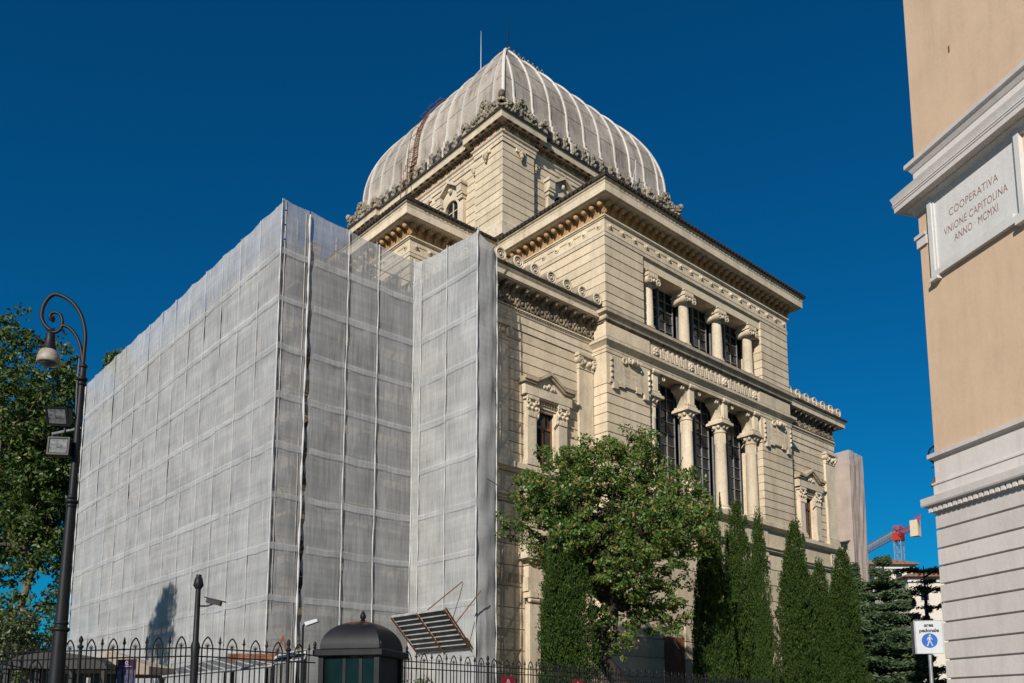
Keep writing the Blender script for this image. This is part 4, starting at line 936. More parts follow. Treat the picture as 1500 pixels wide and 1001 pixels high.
palsweep([(-0.1273, ztop), (0.9545, ztop - 0.0255), (1.0182, ztop + 0.2545), (-0.1273, ztop + 0.5091)], 'roof_eave', ROOFM)
# plaque
pL, pzT = hit(1360, 312, .1); pR, _ = hit(1493, 196, .1); _, pzB = hit(1371, 406, .1)
pzT = zt + .05
pq = MB().box(pL + 0.1527, pR - 0.1527, -0.0636, 0., pzB + 0.1527, pzT).build('inscribed_plaque', MARBLE, pal)
f = MB(); f.box(pL, pL + 0.1782, -0.1655, 0., pzB, pzT - 0.0636); f.box(pR - 0.1782, pR, -0.1655, 0., pzB, pzT - 0.0636); f.box(pL + 0.1782, pR - 0.1782, -0.1655, 0., pzB, pzB + 0.2036)
f.box(pL + 0.1782, pL + 0.2545, -0.1145, 0., pzB + 0.2036, pzT - 0.0636); f.box(pR - 0.2545, pR - 0.1782, -0.1145, 0., pzB + 0.2036, pzT - 0.0636); f.box(pL + 0.4455, pR - 0.4455, -0.1273, 0., pzB + 0.2049, pzB + 0.3436)
f.box(pL - 0.0509, pL + 0.3182, -0.2164, 0., pzB - 0.1273, pzB - 0.0013); f.box(pR - 0.3182, pR + 0.0509, -0.2164, 0., pzB - 0.1273, pzB - 0.0013); f.build('plaque_frame', MARBLE, pq)
for txt, a, c in (('COOPERATIVA', (1390, 311), (1461, 260)), ('VNIONE CAPITOLINA', (1383, 338), (1476, 276)), ('ANNO · MCMXI', (1398, 347), (1462, 304))):
    x0, z0 = hit(*a, .064); x1, z1 = hit(*c, .064); me = text_mesh(txt, .382, INKRED, .003, 'LEFT', 1.05, -.004)
    xs = [v.co.x for v in me.vertices]; wdt = max(xs) - min(xs)
    o = bpy.data.objects.new('incised_lettering', me); COL.objects.link(o); o.parent = pq; o.rotation_euler = (math.pi / 2, 0, 0)
    o.location = (x0, -0.0687, (z0 + z1) / 2 - 0.1336); o.scale = ((x1 - x0) / wdt, 1, 1)
xm, zm_ = hit(1390, 72); MB().box(xm - .03, xm + .03, -.012, .0, zm_ - .12, zm_ + .12).build('wall_fixing', RUST, pal)
# wall lantern on the far side of the corner
wl = thing('wall_lantern', 'black iron scroll bracket lantern on the corner of the peach building', 'lantern', at(1368, 690, 28.2))
def arcpts(c, r, a0, a1, n, f): return [at(c[0] + r * math.cos(R(a0 + (a1 - a0) * i / n)), c[1] - r * math.sin(R(a0 + (a1 - a0) * i / n)), f) for i in range(n + 1)]
MB().tube(arcpts((1373, 666), 13, 65, 290, 14, 28.25), 0.033, 6).build('scroll_bracket', IRON, wl, 60)
MB().tube([at(1364, 686, 28.25), at(1371, 683, 28.25), at(1373, 697, 28.25)], .02, 5).build('hanger', IRON, wl)
lp0 = at(1370, 700, 28.25); MB().lathe(lp0.x, lp0.y, [(.04, lp0.z), (.08, lp0.z - .06), (.14, lp0.z - .23), (.17, lp0.z - .28)], 12).build('lamp_shade', RUST, wl, 50)

# ------------------------------------------------------------------ pedestrian sign
f_ = 18.0; sp = at(1361, 930, f_); sp.z = 0
sg = thing('pedestrian_sign', 'white square pedestrian area sign with blue walking figure disc on grey pole', 'sign', sp)
fwd_a = TH - math.pi / 2 + R(-14); sg.rotation_euler = (0, 0, fwd_a); ROOT[sg.name] = Vector((0, 0, 0))
zt_, zb_ = at(1361, 910, f_).z, at(1361, 957, f_).z; hw = .258; zm = (zt_ + zb_) / 2; hh = (zt_ - zb_) / 2
MB().tube([(0, .06, 0), (0, .06, zt_ - .02)], .038, 10).build('pole', GALV, sg, 60)
b = MB().box(-hw, hw, -.012, .012, zb_, zt_).build('sign_plate', SIGNW, sg)
MB().box(-hw - .012, -hw, -.02, .11, zb_, zt_).box(-hw - .012, hw + .012, -.018, .04, zt_, zt_ + .012).box(hw, hw + .012, -.018, .04, zb_, zt_).box(-hw - .012, hw + .012, -.018, .04, zb_ - .012, zb_).build('sign_rim', GALV, sg)
MB().box(-hw - .03, -hw - .013, .0, .32, zb_ - .01, zt_ + .01).build('second_sign_plate', GALV, sg)
cz = zb_ + hh * .78; MB().lathe(0, cz, [(.155, -.0125), (.155, -.0155)], 28, 'y').build('blue_disc', SIGNB, b)
w_ = MB(); w_.ball((.008, -.019, cz + .105), .02, 10, 6, (1, .3, 1))
def stroke(p, q, r): w_.tube([(p[0], -.018, cz + p[1]), (q[0], -.018, cz + q[1])], r, 6)
stroke((0, .075), (-.004, .0), .024); stroke((-.004, .0), (-.03, -.06), .014); stroke((-.03, -.06), (-.05, -.12), .012); stroke((0, .0), (.025, -.055), .014); stroke((.025, -.055), (.052, -.118), .012)
stroke((-.012, .075), (-.045, .03), .01); stroke((-.045, .03), (-.04, .0), .009); stroke((.014, .072), (.045, .035), .01); stroke((.045, .035), (.05, .012), .009)
w_.build('walking_figure', SIGNW, b)
for txt, zz, s in (('area', zt_ - .12, .105), ('pedonale', zt_ - .235, .105)):
    me = text_mesh(txt, s, SIGNK, .001, 'CENTER', 1.0, .004); o = bpy.data.objects.new('sign_lettering', me); COL.objects.link(o); o.parent = b; o.rotation_euler = (math.pi / 2, 0, 0); o.location = (0, -.0145, zz)

# ------------------------------------------------------------------ iron fence
P0 = at(287, 931, 14.0); P0.z = 0
cf, sf = .778, .628
dirB = (FW * cf + RT * sf).normalized(); pA = at(105.8, 937.5, 14.78); pA.z = 0; dirA = (pA - P0).normalized()
ZT, UN = 2.86, 0.463
def arch_mesh():
    b = MB()
    pts = [(-.1, 0, .45), (-.1, 0, ZT - .22), (-.094, 0, ZT - .15), (-.07, 0, ZT - .08), (-.035, 0, ZT - .03), (0, 0, ZT)]
    b.tube(pts, .013, 5); b.tube([(-x, y, z) for x, y, z in pts], .013, 5); return b.mesh('pointed_arch', IRON)
def palm_mesh():
    b = MB(); b.tube([(0, 0, .45), (0, 0, ZT - .17)], .011, 5); b.ball((0, 0, ZT - .19), .022, 6, 4, (1, .6, 1.2)); b.ball((0, 0, ZT - .33), .022, 6, 4)
    for a in (-60, -30, 0, 30, 60):
        d = Vector((math.sin(R(a)), 0, math.cos(R(a)))); c = Vector((0, 0, ZT - .17)); n = Vector((d.z, 0, -d.x)); l = .075 if a == 0 else .066
        b.tube([c, c + d * l * .55 + n * .014, c + d * l, c + d * l * .55 - n * .014, c], .0045, 4)
    return b.mesh('palmette_bar', IRON)
def fin_mesh():
    b = MB(); b.tube([(0, 0, .45), (0, 0, ZT - .1)], .012, 5); b.ball((0, 0, ZT - .19), .024, 6, 4); b.ball((0, 0, ZT - .33), .022, 6, 4)
    b.lathe(0, 0, [(.008, ZT - .11), (.022, ZT - .07), (.016, ZT - .02), (.002, ZT + .03)], 6)
    for s in (-1, 1): b.tube([(0, 0, ZT - .12), (s * .02, 0, ZT - .09), (s * .045, 0, ZT - .07)], [.01, .008, .003], 4)
    return b.mesh('spear_finial_bar', IRON)
def post_mesh():
    b = MB(); b.tube([(0, 0, 0), (0, 0, ZT - .1)], .03, 8); b.lathe(0, 0, [(.03, ZT - .16), (.05, ZT - .13), (.05, ZT - .11), (.025, ZT - .09), (.02, ZT - .06), (.035, ZT - .03), (.038, ZT + .0), (.02, ZT + .05), (.005, ZT + .07)], 10)
    return b.mesh('fence_post', IRON, 50)
AM, PM_, FM, PO = arch_mesh(), palm_mesh(), fin_mesh(), post_mesh()
def fence(label, origin, d, n, start, post_at, skip=lambda t: False):
    r = thing('iron_fence', label, 'fence', origin); a = math.atan2(d.y, d.x); L = start + n * UN
    for i in range(n):
        t = start + i * UN; p = origin + d * t
        if skip(t): continue
        inst('pointed_arch', AM, r, p, a); inst('palmette_bar', PM_, r, p, a)
        q = origin + d * (t + UN / 2)
        if i % 6 == post_at: inst('fence_post', PO, r, q, a)
        else: inst('spear_finial_bar', FM, r, q, a)
    segs = [(0.0, L)]
    if skip(4.0): segs = [(0.0, 2.45), (4.55, L)]
    for s0, s1 in segs:
        for z in (ZT - .19, ZT - .33, .75):
            MB().tube([origin + d * s0 + Vector((0, 0, z)), origin + d * s1 + Vector((0, 0, z))], .012, 5).build('rail', IRON, r)
        o = Vector((d.y, -d.x, 0)) * .14; b = MB(); q = [origin + d * s0 + o, origin + d * s1 + o, origin + d * s1 - o, origin + d * s0 - o]
        b.add([(p.x, p.y, z) for z in (0, .45) for p in q], [(3, 2, 1, 0), (4, 5, 6, 7), (0, 1, 5, 4), (1, 2, 6, 5), (2, 3, 7, 6), (3, 0, 4, 7)]); b.build('fence_kerb', WHITE, r)
fence('black iron fence of pointed arches running from the kiosk past the cypresses', P0, dirB, 52, .22, 3, lambda t: 2.45 < t < 4.6)
fence('black iron fence of pointed arches running behind the curled street lamp', P0, dirA, 12, .28, 4)
for px_, f0, lab in ((745.5, None, 'crimson notice board on the iron fence beside the net wrapped corner'), (848, None, 'crimson notice board on the iron fence below the leaning tree')):
    k = (px_ - 750) / 1261; t = (5.14 + k * 14) / (sf - k * cf); p = P0 + dirB * t - Vector((-dirB.y, dirB.x, 0)) * .05
    o = thing('notice_board', lab, 'sign', (p.x, p.y, 1.1)); o.rotation_euler = (0, 0, math.atan2(dirB.y, dirB.x)); ROOT[o.name] = Vector((0, 0, 0)); zt2 = at(px_, 991 if px_ < 800 else 996, 14 + t * cf).z - 1.1
    hwB = .24; MB().box(-hwB, hwB, -.012, .0, zt2 - .75, zt2).build('board_panel', CRIMSON, o)
    b = MB().torus((0, -.014, zt2 - .105), .03, .009, 12, 5); b.tube([(-.07, -.015, zt2 - .15), (.08, -.015, zt2 - .15)], .008, 5); b.tube([(-.02, -.015, zt2 - .13), (.06, -.015, zt2 - .145)], .007, 5); b.box(-.13, .13, -.016, -.0125, zt2 - .22, zt2 - .18); b.build('printed_emblem', ROSE, o)
kz = -(750 - 198) / 1261; tA = 0
p = P0 + dirA * 2.62 * .52 - Vector((dirA.y, -dirA.x, 0)) * -.06
po = thing('event_poster', 'dark purple printed poster hung on the iron fence', 'poster', (p.x, p.y, 1.2)); po.rotation_euler = (0, 0, math.atan2(-dirA.y, -dirA.x)); ROOT[po.name] = Vector((0, 0, 0))
zt2 = at(198, 966, 14.4).z - 1.2
MB().box(-.19, .19, -.06, -.05, zt2 - .17, zt2).build('poster_header', PURPLE, po); MB().box(-.19, .19, -.06, -.05, zt2 - .8, zt2 - .171).build('poster_picture', INDIGO, po)
b = MB().torus((0, -.062, zt2 - .055), .024, .007, 12, 5); b.box(-.05, .05, -.063, -.061, zt2 - .098, zt2 - .09); b.box(-.1, .1, -.063, -.061, zt2 - .122, zt2 - .114); b.build('poster_emblem', PALEINK, po)

# ------------------------------------------------------------------ guard kiosk
kf = 15.6; kc = at(559, 955, kf); ka = TH - math.pi / 2 + R(-14)
kx = Vector((math.cos(ka), math.sin(ka), 0)); ky = Vector((-math.sin(ka), math.cos(ka), 0)); S = .69
kp = kc - kx * S + ky * S; kp.z = 0
ki = thing('guard_kiosk', 'black guard kiosk with domed metal roof and acorn finial standing in the fence line', 'kiosk', kp); ki.rotation_euler = (0, 0, ka); ROOT[ki.name] = Vector((0, 0, 0))
zf = at(559, 949, kf).z; zl = zf - .12
sq = [(-S, -S), (S, -S), (S, S), (-S, S)]
MB().sweep([(-.5, zl - .02), (-.03, zl - .02), (0, zl), (.0, zf - .02), (-.03, zf), (-.5, zf + .02)], sq, True).build('roof_fascia', POST, ki)
dm = MB(); h0 = .60; prof = [(h0 * math.cos(R(t)), zf + .01 + .56 * math.sin(R(t)) ** .95) for t in range(0, 88, 6)] + [(.03, zf + .575)]
vs = []; fs = []
for w2, z in prof: vs += [(-w2, -w2, z), (w2, -w2, z), (w2, w2, z), (-w2, w2, z)]
for j in range(len(prof) - 1):
    for q in range(4): fs.append((j * 4 + q, j * 4 + (q + 1) % 4, j * 4 + 4 + (q + 1) % 4, j * 4 + 4 + q))
mroof = plain('kiosk_roof_paint', (0.014, 0.014, 0.018), 0.5, var=0.25, scale=3, spec=0.25)
nt = mroof.node_tree; bs = nt.nodes['Principled BSDF']; old = bs.inputs['Base Color'].links[0].from_socket
geo = nd(nt, 'ShaderNodeTexCoord'); sep = nd(nt, 'ShaderNodeSeparateXYZ'); nt.links.new(geo.outputs['Object'], sep.inputs[0])
nz2 = nd(nt, 'ShaderNodeTexNoise'); nz2.inputs['Scale'].default_value = 7; nt.links.new(geo.outputs['Object'], nz2.inputs['Vector'])
mr = nd(nt, 'ShaderNodeMapRange'); mr.inputs['From Min'].default_value = zf + .40; mr.inputs['From Max'].default_value = zf + .56; nt.links.new(sep.outputs['Z'], mr.inputs['Value'])
mu = nd(nt, 'ShaderNodeMath', operation='MULTIPLY'); nt.links.new(mr.outputs[0], mu.inputs[0]); nt.links.new(nz2.outputs['Fac'], mu.inputs[1])
mr2 = nd(nt, 'ShaderNodeMapRange'); mr2.inputs['From Min'].default_value = .25; mr2.inputs['From Max'].default_value = .5; nt.links.new(mu.outputs[0], mr2.inputs['Value'])
mxk = nd(nt, 'ShaderNodeMix', data_type='RGBA'); mxk.inputs['B'].default_value = (.16, .05, .02, 1); nt.links.new(old, mxk.inputs['A']); nt.links.new(mr2.outputs[0], mxk.inputs['Factor']); nt.links.new(mxk.outputs['Result'], bs.inputs['Base Color'])
dm.add(vs, fs).build('domed_roof', mroof, ki, 50)
MB().lathe(0, 0, [(.03, zf + .56), (.055, zf + .59), (.03, zf + .61), (.06, zf + .64), (.058, zf + .69), (.03, zf + .75), (.004, zf + .78)], 10).build('acorn_finial', POST, ki, 50)
for (x, y) in sq: MB().lathe(x * .96, y * .96, [(.02, zf), (.035, zf + .03), (.02, zf + .05), (.035, zf + .08), (.025, zf + .12), (.003, zf + .15)], 8).build('corner_finial', POST, ki, 50)
B = .56
for (x, y) in ((-B, -B), (B, -B), (B, B), (-B, B)): MB().box(x - .05, x + .05, y - .05, y + .05, 0, zl).build('corner_post', POST, ki)
MB().box(-B, B, -B + .01, -B + .03, .1, 1.0).build('door_panel', POST, ki); MB().box(B - .03, B - .01, -B + .05, B - .05, .1, zl).build('side_panel', POST, ki)
KG = plain('kiosk_glass', (0.006, 0.010, 0.010), 0.08, var=0.2, scale=2, spec=0.3)
for (a, c) in ((-B + .05, -.13), (-.07, .2), (.26, B - .05)): MB().box(a, c, -B + .0, -B + .012, 1.0, zl - .05).build('window_pane', KG, ki)
for a in (-.13, .2): MB().box(a, a + .06, -B - .015, -B + .03, 1.0, zl).build('glazing_bar', POST, ki)
MB().box(-B - .0, -B + .02, -B + .05, B - .05, .1, zl).build('side_panel', KG, ki)

# ------------------------------------------------------------------ street lamp
lf = 13.3
Lt = at(122, 537, lf); Lb = at(86, 955, lf); dv = (Lt - Lb) / (Lt.z - Lb.z); L0 = Lb - dv * Lb.z
sl = thing('street_lamp', 'black street lamp with curled crook arm and two floodlights below', 'street lamp', L0)
def lz(z): return L0 + dv * z
pts = [lz(z) for z in (0, 1.0, 1.05, 2.2, 2.25, 4.0, Lt.z)]
MB().tube([lz(0), lz(.9), lz(2.9)], [.16, .13, .105], 14).build('post_base', POST, sl, 60)
MB().tube([lz(2.9), lz(4.9)], [.095, .07], 14).build('lower_shaft', POST, sl, 60); MB().tube([lz(4.9), Lt], [.058, .05], 12).build('upper_shaft', POST, sl, 60)
for z, r in ((2.9, .135), (3.0, .11), (4.88, .085), (4.95, .1), (5.02, .075), (Lt.z - .22, .085), (Lt.z - .3, .07), (Lt.z, .065)):
    c = lz(z); MB().lathe(c.x, c.y, [(r * .8, c.z - .035), (r, c.z - .015), (r, c.z + .015), (r * .8, c.z + .035)], 14).build('collar', POST, sl, 60)
def spl(P, f, n=5):
    out = []
    for i in range(len(P) - 1):
        p0, p1, p2, p3 = P[max(i - 1, 0)], P[i], P[i + 1], P[min(i + 2, len(P) - 1)]
        for k in range(n):
            t = k / n; out.append(tuple(.5 * ((2 * b) + (-a + c) * t + (2 * a - 5 * b + 4 * c - d) * t * t + (-a + 3 * b - 3 * c + d) * t ** 3) for a, b, c, d in zip(p0, p1, p2, p3)))
    out.append(P[-1]); return [at(x, y, f) for x, y in out]
MB().tube(spl([(121.5, 537), (123.5, 515), (125, 488), (118, 460), (102, 440), (80, 431.5), (66, 444), (61, 462), (65, 475), (74, 484)], lf), .032, 8).build('crook_arm', POST, sl, 60)
MB().tube(spl([(121, 530), (118, 508), (112, 493), (102, 481), (92, 477.5), (88, 483), (82, 487), (75, 486)], lf), .028, 8).build('inner_scroll', POST, sl, 60)
MB().tube(spl([(90, 479), (91.5, 470), (88, 461), (80, 458), (74, 461), (73.5, 466), (78, 468)], lf), [.026] * 25 + [.026 + .006 * i for i in range(6)], 8).build('curl', POST, sl, 60)
MB().tube(spl([(90, 480), (93, 486), (97, 490)], lf), .02, 6).build('leaf_spur', POST, sl, 60); MB().tube(spl([(68, 478), (72, 484), (80, 483)], lf), .03, 6).build('knot', POST, sl, 60)
lc = at(74.5, 487, lf)
def drop(y): return at(74.5, y, lf).z
MB().lathe(lc.x, lc.y, [(.03, drop(485)), (.075, drop(491)), (.07, drop(497)), (.085, drop(504)), (.115, drop(513)), (.12, drop(514))], 18).build('lamp_neck', POST, sl, 50)
MB().lathe(lc.x, lc.y, [(.12, drop(514)), (.155, drop(519)), (.178, drop(526)), (.18, drop(531)), (.165, drop(532.5))], 22).build('lamp_shade', LAMPS, sl, 50)
MB().lathe(lc.x, lc.y, [(.162, drop(531.5)), (.12, drop(535)), (.03, drop(537))], 22).build('lamp_glass', LAMPG, sl, 60)
def flood(cx_, cy_, tilt, name='floodlight'):
    c = at(cx_, cy_, lf - .12); a = TH - math.pi / 2 + R(8)
    o = bpy.data.objects.new(name, MB().prism([(-.05, -.15), (-.07, .15), (.1, .1), (.12, -.12)], 'x', -.165, .165).box(-.165, .165, -.085, -.055, .125, .15).box(-.165, .165, -.085, -.045, -.155, -.125).box(-.165, -.14, -.085, -.045, -.125, .125).box(.14, .165, -.085, -.045, -.125, .125).mesh(name, POST)); COL.objects.link(o)
    o.parent = sl; o.location = c - L0; o.rotation_euler = (tilt, 0, a)
    g = bpy.data.objects.new('floodlight_glass', MB().add([(-.13, -.076, -.115), (.13, -.076, -.115), (.13, -.076, .115), (-.13, -.076, .115)], [(0, 1, 2, 3)]).ball((0, -.07, 0), .06, 12, 8, (1.2, .2, .8)).mesh('floodlight_glass', FLOODG, 40)); COL.objects.link(g); g.parent = o
    return o
flood(86, 609, R(28)); flood(88, 656, R(-6))
MB().tube([at(119, 627, lf), at(76, 636, lf - .1)], .022, 6).build('floodlight_arm', GALV, sl); MB().tube([at(84, 634, lf - .08), at(84, 645, lf - .08)], .018, 5).build('floodlight_arm', POST, sl); MB().tube([at(95, 633, lf - .08), at(95, 620, lf - .05)], .018, 5).build('floodlight_arm', POST, sl)
MB().tube([at(116, 525, lf), at(112, 570, lf), at(110, 640, lf), at(107, 700, lf)], .008, 5).build('cable', GALV, sl)

# ------------------------------------------------------------------ camera pole
cp = thing('camera_pole', 'black pole with lantern cap and security camera beside the fence corner', 'camera pole', (P0.x, P0.y, 0))
cz0 = at(289, 858, 13.8); px0 = Vector((P0.x, P0.y, 0)); ztop2 = cz0.z
MB().lathe(P0.x, P0.y, [(.07, 0), (.06, 1.8), (.065, 2.55), (.075, 2.7), (.048, 2.78), (.042, ztop2 - .02)], 12).build('pole', POST, cp, 50)
MB().lathe(P0.x, P0.y, [(.045, ztop2 - .03), (.085, ztop2 + .03), (.06, ztop2 + .15), (.045, ztop2 + .17), (.045, ztop2 + .21), (.02, ztop2 + .215)], 12).build('pole_cap', POST, cp, 50)
MB().tube([at(289, 888, 14), at(304, 888, 14), at(311, 885, 14), at(313, 881, 14)], .014, 6).build('camera_arm', POST, cp, 60)
b = MB(); c0 = at(301.5, 876.5, 14); c1 = at(327, 882.5, 14); d = (c1 - c0).normalized(); s = d.cross(Vector((0, 0, 1))).normalized(); u = s.cross(d)
def bx(hw_, h0_, h1_, e0, e1): return [c0 + d * e + s * a + u * h for e in (e0, (c1 - c0).length + e1) for (a, h) in ((-hw_, h0_), (hw_, h0_), (hw_, h1_), (-hw_, h1_))]
F6 = [(0, 1, 2, 3), (7, 6, 5, 4), (0, 4, 5, 1), (1, 5, 6, 2), (2, 6, 7, 3), (3, 7, 4, 0)]
b.add(bx(.05, -.07, .0, .03, -.03), F6).add(bx(.06, .002, .02, -.01, .03), F6).build('security_camera', GALV if False else POST, cp)

# ------------------------------------------------------------------ small work lamp on thin pole
wp = at(444, 930, 17.2); wz = at(444, 917, 17.2)
wlp = thing('work_light', 'slim pole lamp with white tilted head between fence and netting', 'lamp', (wp.x, wp.y, 0))
MB().tube([(wp.x, wp.y, 0), wz, at(447.5, 914, 17.2)], .022, 6).build('pole', POST, wlp)
h0 = at(448, 915.5, 17.2); h1 = at(466, 909, 17.2); dd = (h1 - h0).normalized(); ss = FW; uu_ = ss.cross(dd).normalized()
q = [h0 + uu_ * .03, h1 + uu_ * .03, h1 - uu_ * .03, h0 - uu_ * .05]; MB().add([p - ss * .08 for p in q] + [p + ss * .08 for p in q], [(0, 1, 2, 3), (7, 6, 5, 4), (0, 4, 5, 1), (1, 5, 6, 2), (2, 6, 7, 3), (3, 7, 4, 0)]).build('lamp_head', SIGNW, wlp)

# ------------------------------------------------------------------ stalls behind the fence
def parasol(px_, ytop, yedge, f, hw_, label):
    p = at(px_, ytop, f); o = thing('garden_parasol', label, 'parasol', (p.x, p.y, 0)); ze = at(px_, yedge, f).z; vs = [(p.x, p.y, p.z)]; n = 8; fs = []
    for k in range(n): a = k * math.pi / 4 + .3; vs.append((p.x + hw_ * math.cos(a), p.y + hw_ * math.sin(a), ze))
    for k in range(n): a = k * math.pi / 4 + .3; vs.append((p.x + hw_ * math.cos(a), p.y + hw_ * math.sin(a), ze - .16))
    for k in range(n): fs += [(0, 1 + k, 1 + (k + 1) % n), (1 + k, 9 + k, 9 + (k + 1) % n, 1 + (k + 1) % n)]
    MB().add(vs, fs).build('canopy', CANVAS, o); MB().tube([(p.x, p.y, 0), (p.x, p.y, p.z + .05)], .03, 8).build('pole', WOOD, o)
    for k in range(n): a = k * math.pi / 4 + .3; MB().tube([(p.x, p.y, p.z - .03), (p.x + hw_ * math.cos(a), p.y + hw_ * math.sin(a), ze - .02)], .012, 4).build('rib', WOOD, o)
parasol(163, 953, 979, 17.5, 1.25, 'beige canvas parasol open behind the fence and purple poster')
def leanto(name, label, cat, A0, A1, B0, B1, m, n):
    """roof of separate sheets between eave A0-A1 and upper edge B0-B1"""
    o = thing(name, label, cat, ((A0.x + A1.x) / 2, (A0.y + A1.y) / 2, 0)); up = Vector((0, 0, .03))
    for k in range(n):
        t0, t1 = k / n + .004, (k + 1) / n - .004; q = [mid(A0, A1, t0), mid(A0, A1, t1), mid(B0, B1, t1), mid(B0, B1, t0)]
        MB().add(q + [p + up for p in q], [(3, 2, 1, 0), (4, 5, 6, 7), (0, 1, 5, 4), (1, 2, 6, 5), (2, 3, 7, 6), (3, 0, 4, 7)]).build('roof_sheet', m, o)
        c0, c1 = mid(A0, A1, t1 + .004) + up, mid(B0, B1, t1 + .004) + up; MB().tube([c0, c1], .02, 5).build('sheet_ridge', CORRL, o)
    MB().tube([A0, A1], .03, 5).build('eave_bar', GALV, o)
    for p in (A0, A1, B0, B1): MB().tube([(p.x, p.y, 0), (p.x, p.y, p.z)], .03, 6).build('post', POST, o)
leanto('stall_roof', 'low grey sheet stall roof behind the fence beside the camera pole', 'canopy', at(236, 992, 17.2), at(400, 976, 17.6), at(240, 985, 20.5), at(340, 962, 21), CORR, 7)
leanto('site_roof', 'grey sheet site roof with pale ridges beside the guard kiosk', 'canopy', at(330, 984, 18.2), at(446, 966, 18.4), at(392, 968, 21), at(448, 957, 21), CORR, 6)
tb0 = at(334, 958, 19.5); tb1 = at(404, 957, 19.5); d = (tb1 - tb0); d.z = 0; L = d.length; a = math.atan2(d.y, d.x)
tp_ = thing('timber_platform', 'rust brown timber edged loading platform against the netting', 'platform', (tb0.x, tb0.y, 0)); tp_.rotation_euler = (0, 0, a); ROOT[tp_.name] = Vector((0, 0, 0))
for k in range(3): MB().box(0, L, -.03, .0, tb0.z - .18 + k * .062, tb0.z - .122 + k * .062).build('edge_plank', RUST, tp_)
for k in range(5): MB().box(.0, L, .01 + k * .25, .24 + k * .25, tb0.z - .06, tb0.z - .01).build('deck_plank', PLANK, tp_)
for x in (.1, L - .1): MB().tube([(x, .1, 0), (x, .1, tb0.z - .06)], .04, 6).build('prop', TUBE, tp_)
for x in (L * .9, L * 1.15): MB().tube([(x, .4, tb0.z), (L * 1.02, .5, tb0.z + .45)], .025, 5).build('stay', RUST, tp_)
wsh = [at(402, 965, 19.0), at(448, 957, 19.0), at(449, 953, 20.2), at(412, 958, 20.2)]
ws = MB().add(wsh + [p + Vector((0, 0, .04)) for p in wsh], [(3, 2, 1, 0), (4, 5, 6, 7), (0, 1, 5, 4), (1, 2, 6, 5), (2, 3, 7, 6), (3, 0, 4, 7)]); tt = thing('tarpaulin', 'pale tarpaulin roof stretched beside the guard kiosk', 'tarpaulin', (wsh[0].x, wsh[0].y, 0)); ws.build('tarpaulin_sheet', SIGNW, tt)
for p in wsh: MB().tube([(p.x, p.y, 0), p], .02, 5).build('prop', TUBE, tt)
hb = at(95, 975, 16.3); hut = thing('site_hut', 'dark hut with rounded roof and windows behind the street lamp', 'hut', (hb.x, hb.y, 0)); hut.rotation_euler = (0, 0, TH - math.pi / 2 + R(6)); ROOT[hut.name] = Vector((0, 0, 0))
HM = plain('hut_dark_paint', (.03, .028, .028), .6, var=.2); zh = at(95, 974, 16.3).z
for x in (-.85, -.3, .3, .85): MB().box(x - .04, x + .04, -.45, -.38, 0, zh - .1).build('post', HM, hut)
MB().box(-.9, .9, -.4, .4, 0, 1.2).build('hut_wall', HM, hut); MB().prism([(-.95, zh - .1), (.95, zh - .1), (.9, zh), (.6, zh + .14), (.2, zh + .2), (-.2, zh + .2), (-.6, zh + .14), (-.9, zh)], 'y', -.5, .5).build('hut_roof', HM, hut)
for (x0_, x1_) in ((-.81, -.34), (-.26, .26), (.34, .81)): MB().box(x0_, x1_, .38, .4, 1.2, zh - .1).build('window_pane', GLASSB, hut)

# ------------------------------------------------------------------ wrapped tower, crane, far buildings
T0 = onX(1243, 659, 62.0); Ty = T0.y; Tr = onY(1263, 669, Ty); 
wt = thing('wrapped_tower', 'tall scaffold tower wrapped in pinkish grey sheeting beyond the end of the building', 'tower', (T0.x, T0.y, 0))
def sheet(p, q, z0, z1, z1b, seed):
    p = Vector(p); q = Vector(q); d = q - p; Ln = d.length; d /= Ln; o = Vector((d.y, -d.x))
    def fn(u, v):
        zt = z1 * (1 - u) + z1b * u; w_ = p + d * u * Ln + o * (.08 * noise.noise(Vector((u * 3 + seed, v * 9 - u * 3, 0))) + .05 * noise.noise(Vector((u * 9, v * 5 + u * 4, seed))))
        return (w_.x, w_.y, v * zt)
    MB().grid(fn, 24, 60).build('wrap_sheet', NETP, wt, 180)
sheet((T0.x, T0.y + 5.5), (T0.x, T0.y), 0, T0.z - .1, T0.z, 1); sheet((T0.x, T0.y), (Tr.x, Ty), 0, T0.z, Tr.z, 2); sheet((Tr.x, Ty), (Tr.x, Ty + 5.5), 0, Tr.z, Tr.z, 3)
for x in (T0.x + .2, (T0.x + Tr.x) / 2, Tr.x - .2):
    for y in (Ty + .2, Ty + 2.5, Ty + 5): MB().tube([(x, y, 0), (x, y, T0.z - .3)], .03, 5).build('standard', TUBE, wt)
for k in range(10):
    for y in (Ty + .2, Ty + 5): MB().tube([(T0.x + .2, y, 2 * k + 2), (Tr.x - .2, y, 2 * k + 2)], .03, 5).build('ledger', TUBE, wt)
    MB().tube([(T0.x + .2, Ty + .2, 2 * k + 2), (T0.x + .2, Ty + 5, 2 * k + 2)], .03, 5).build('ledger', TUBE, wt)
MB().box(T0.x + .3, Tr.x - .3, Ty + .6, Ty + 5, 0, T0.z - .8).build('core_wall', STONE, wt)
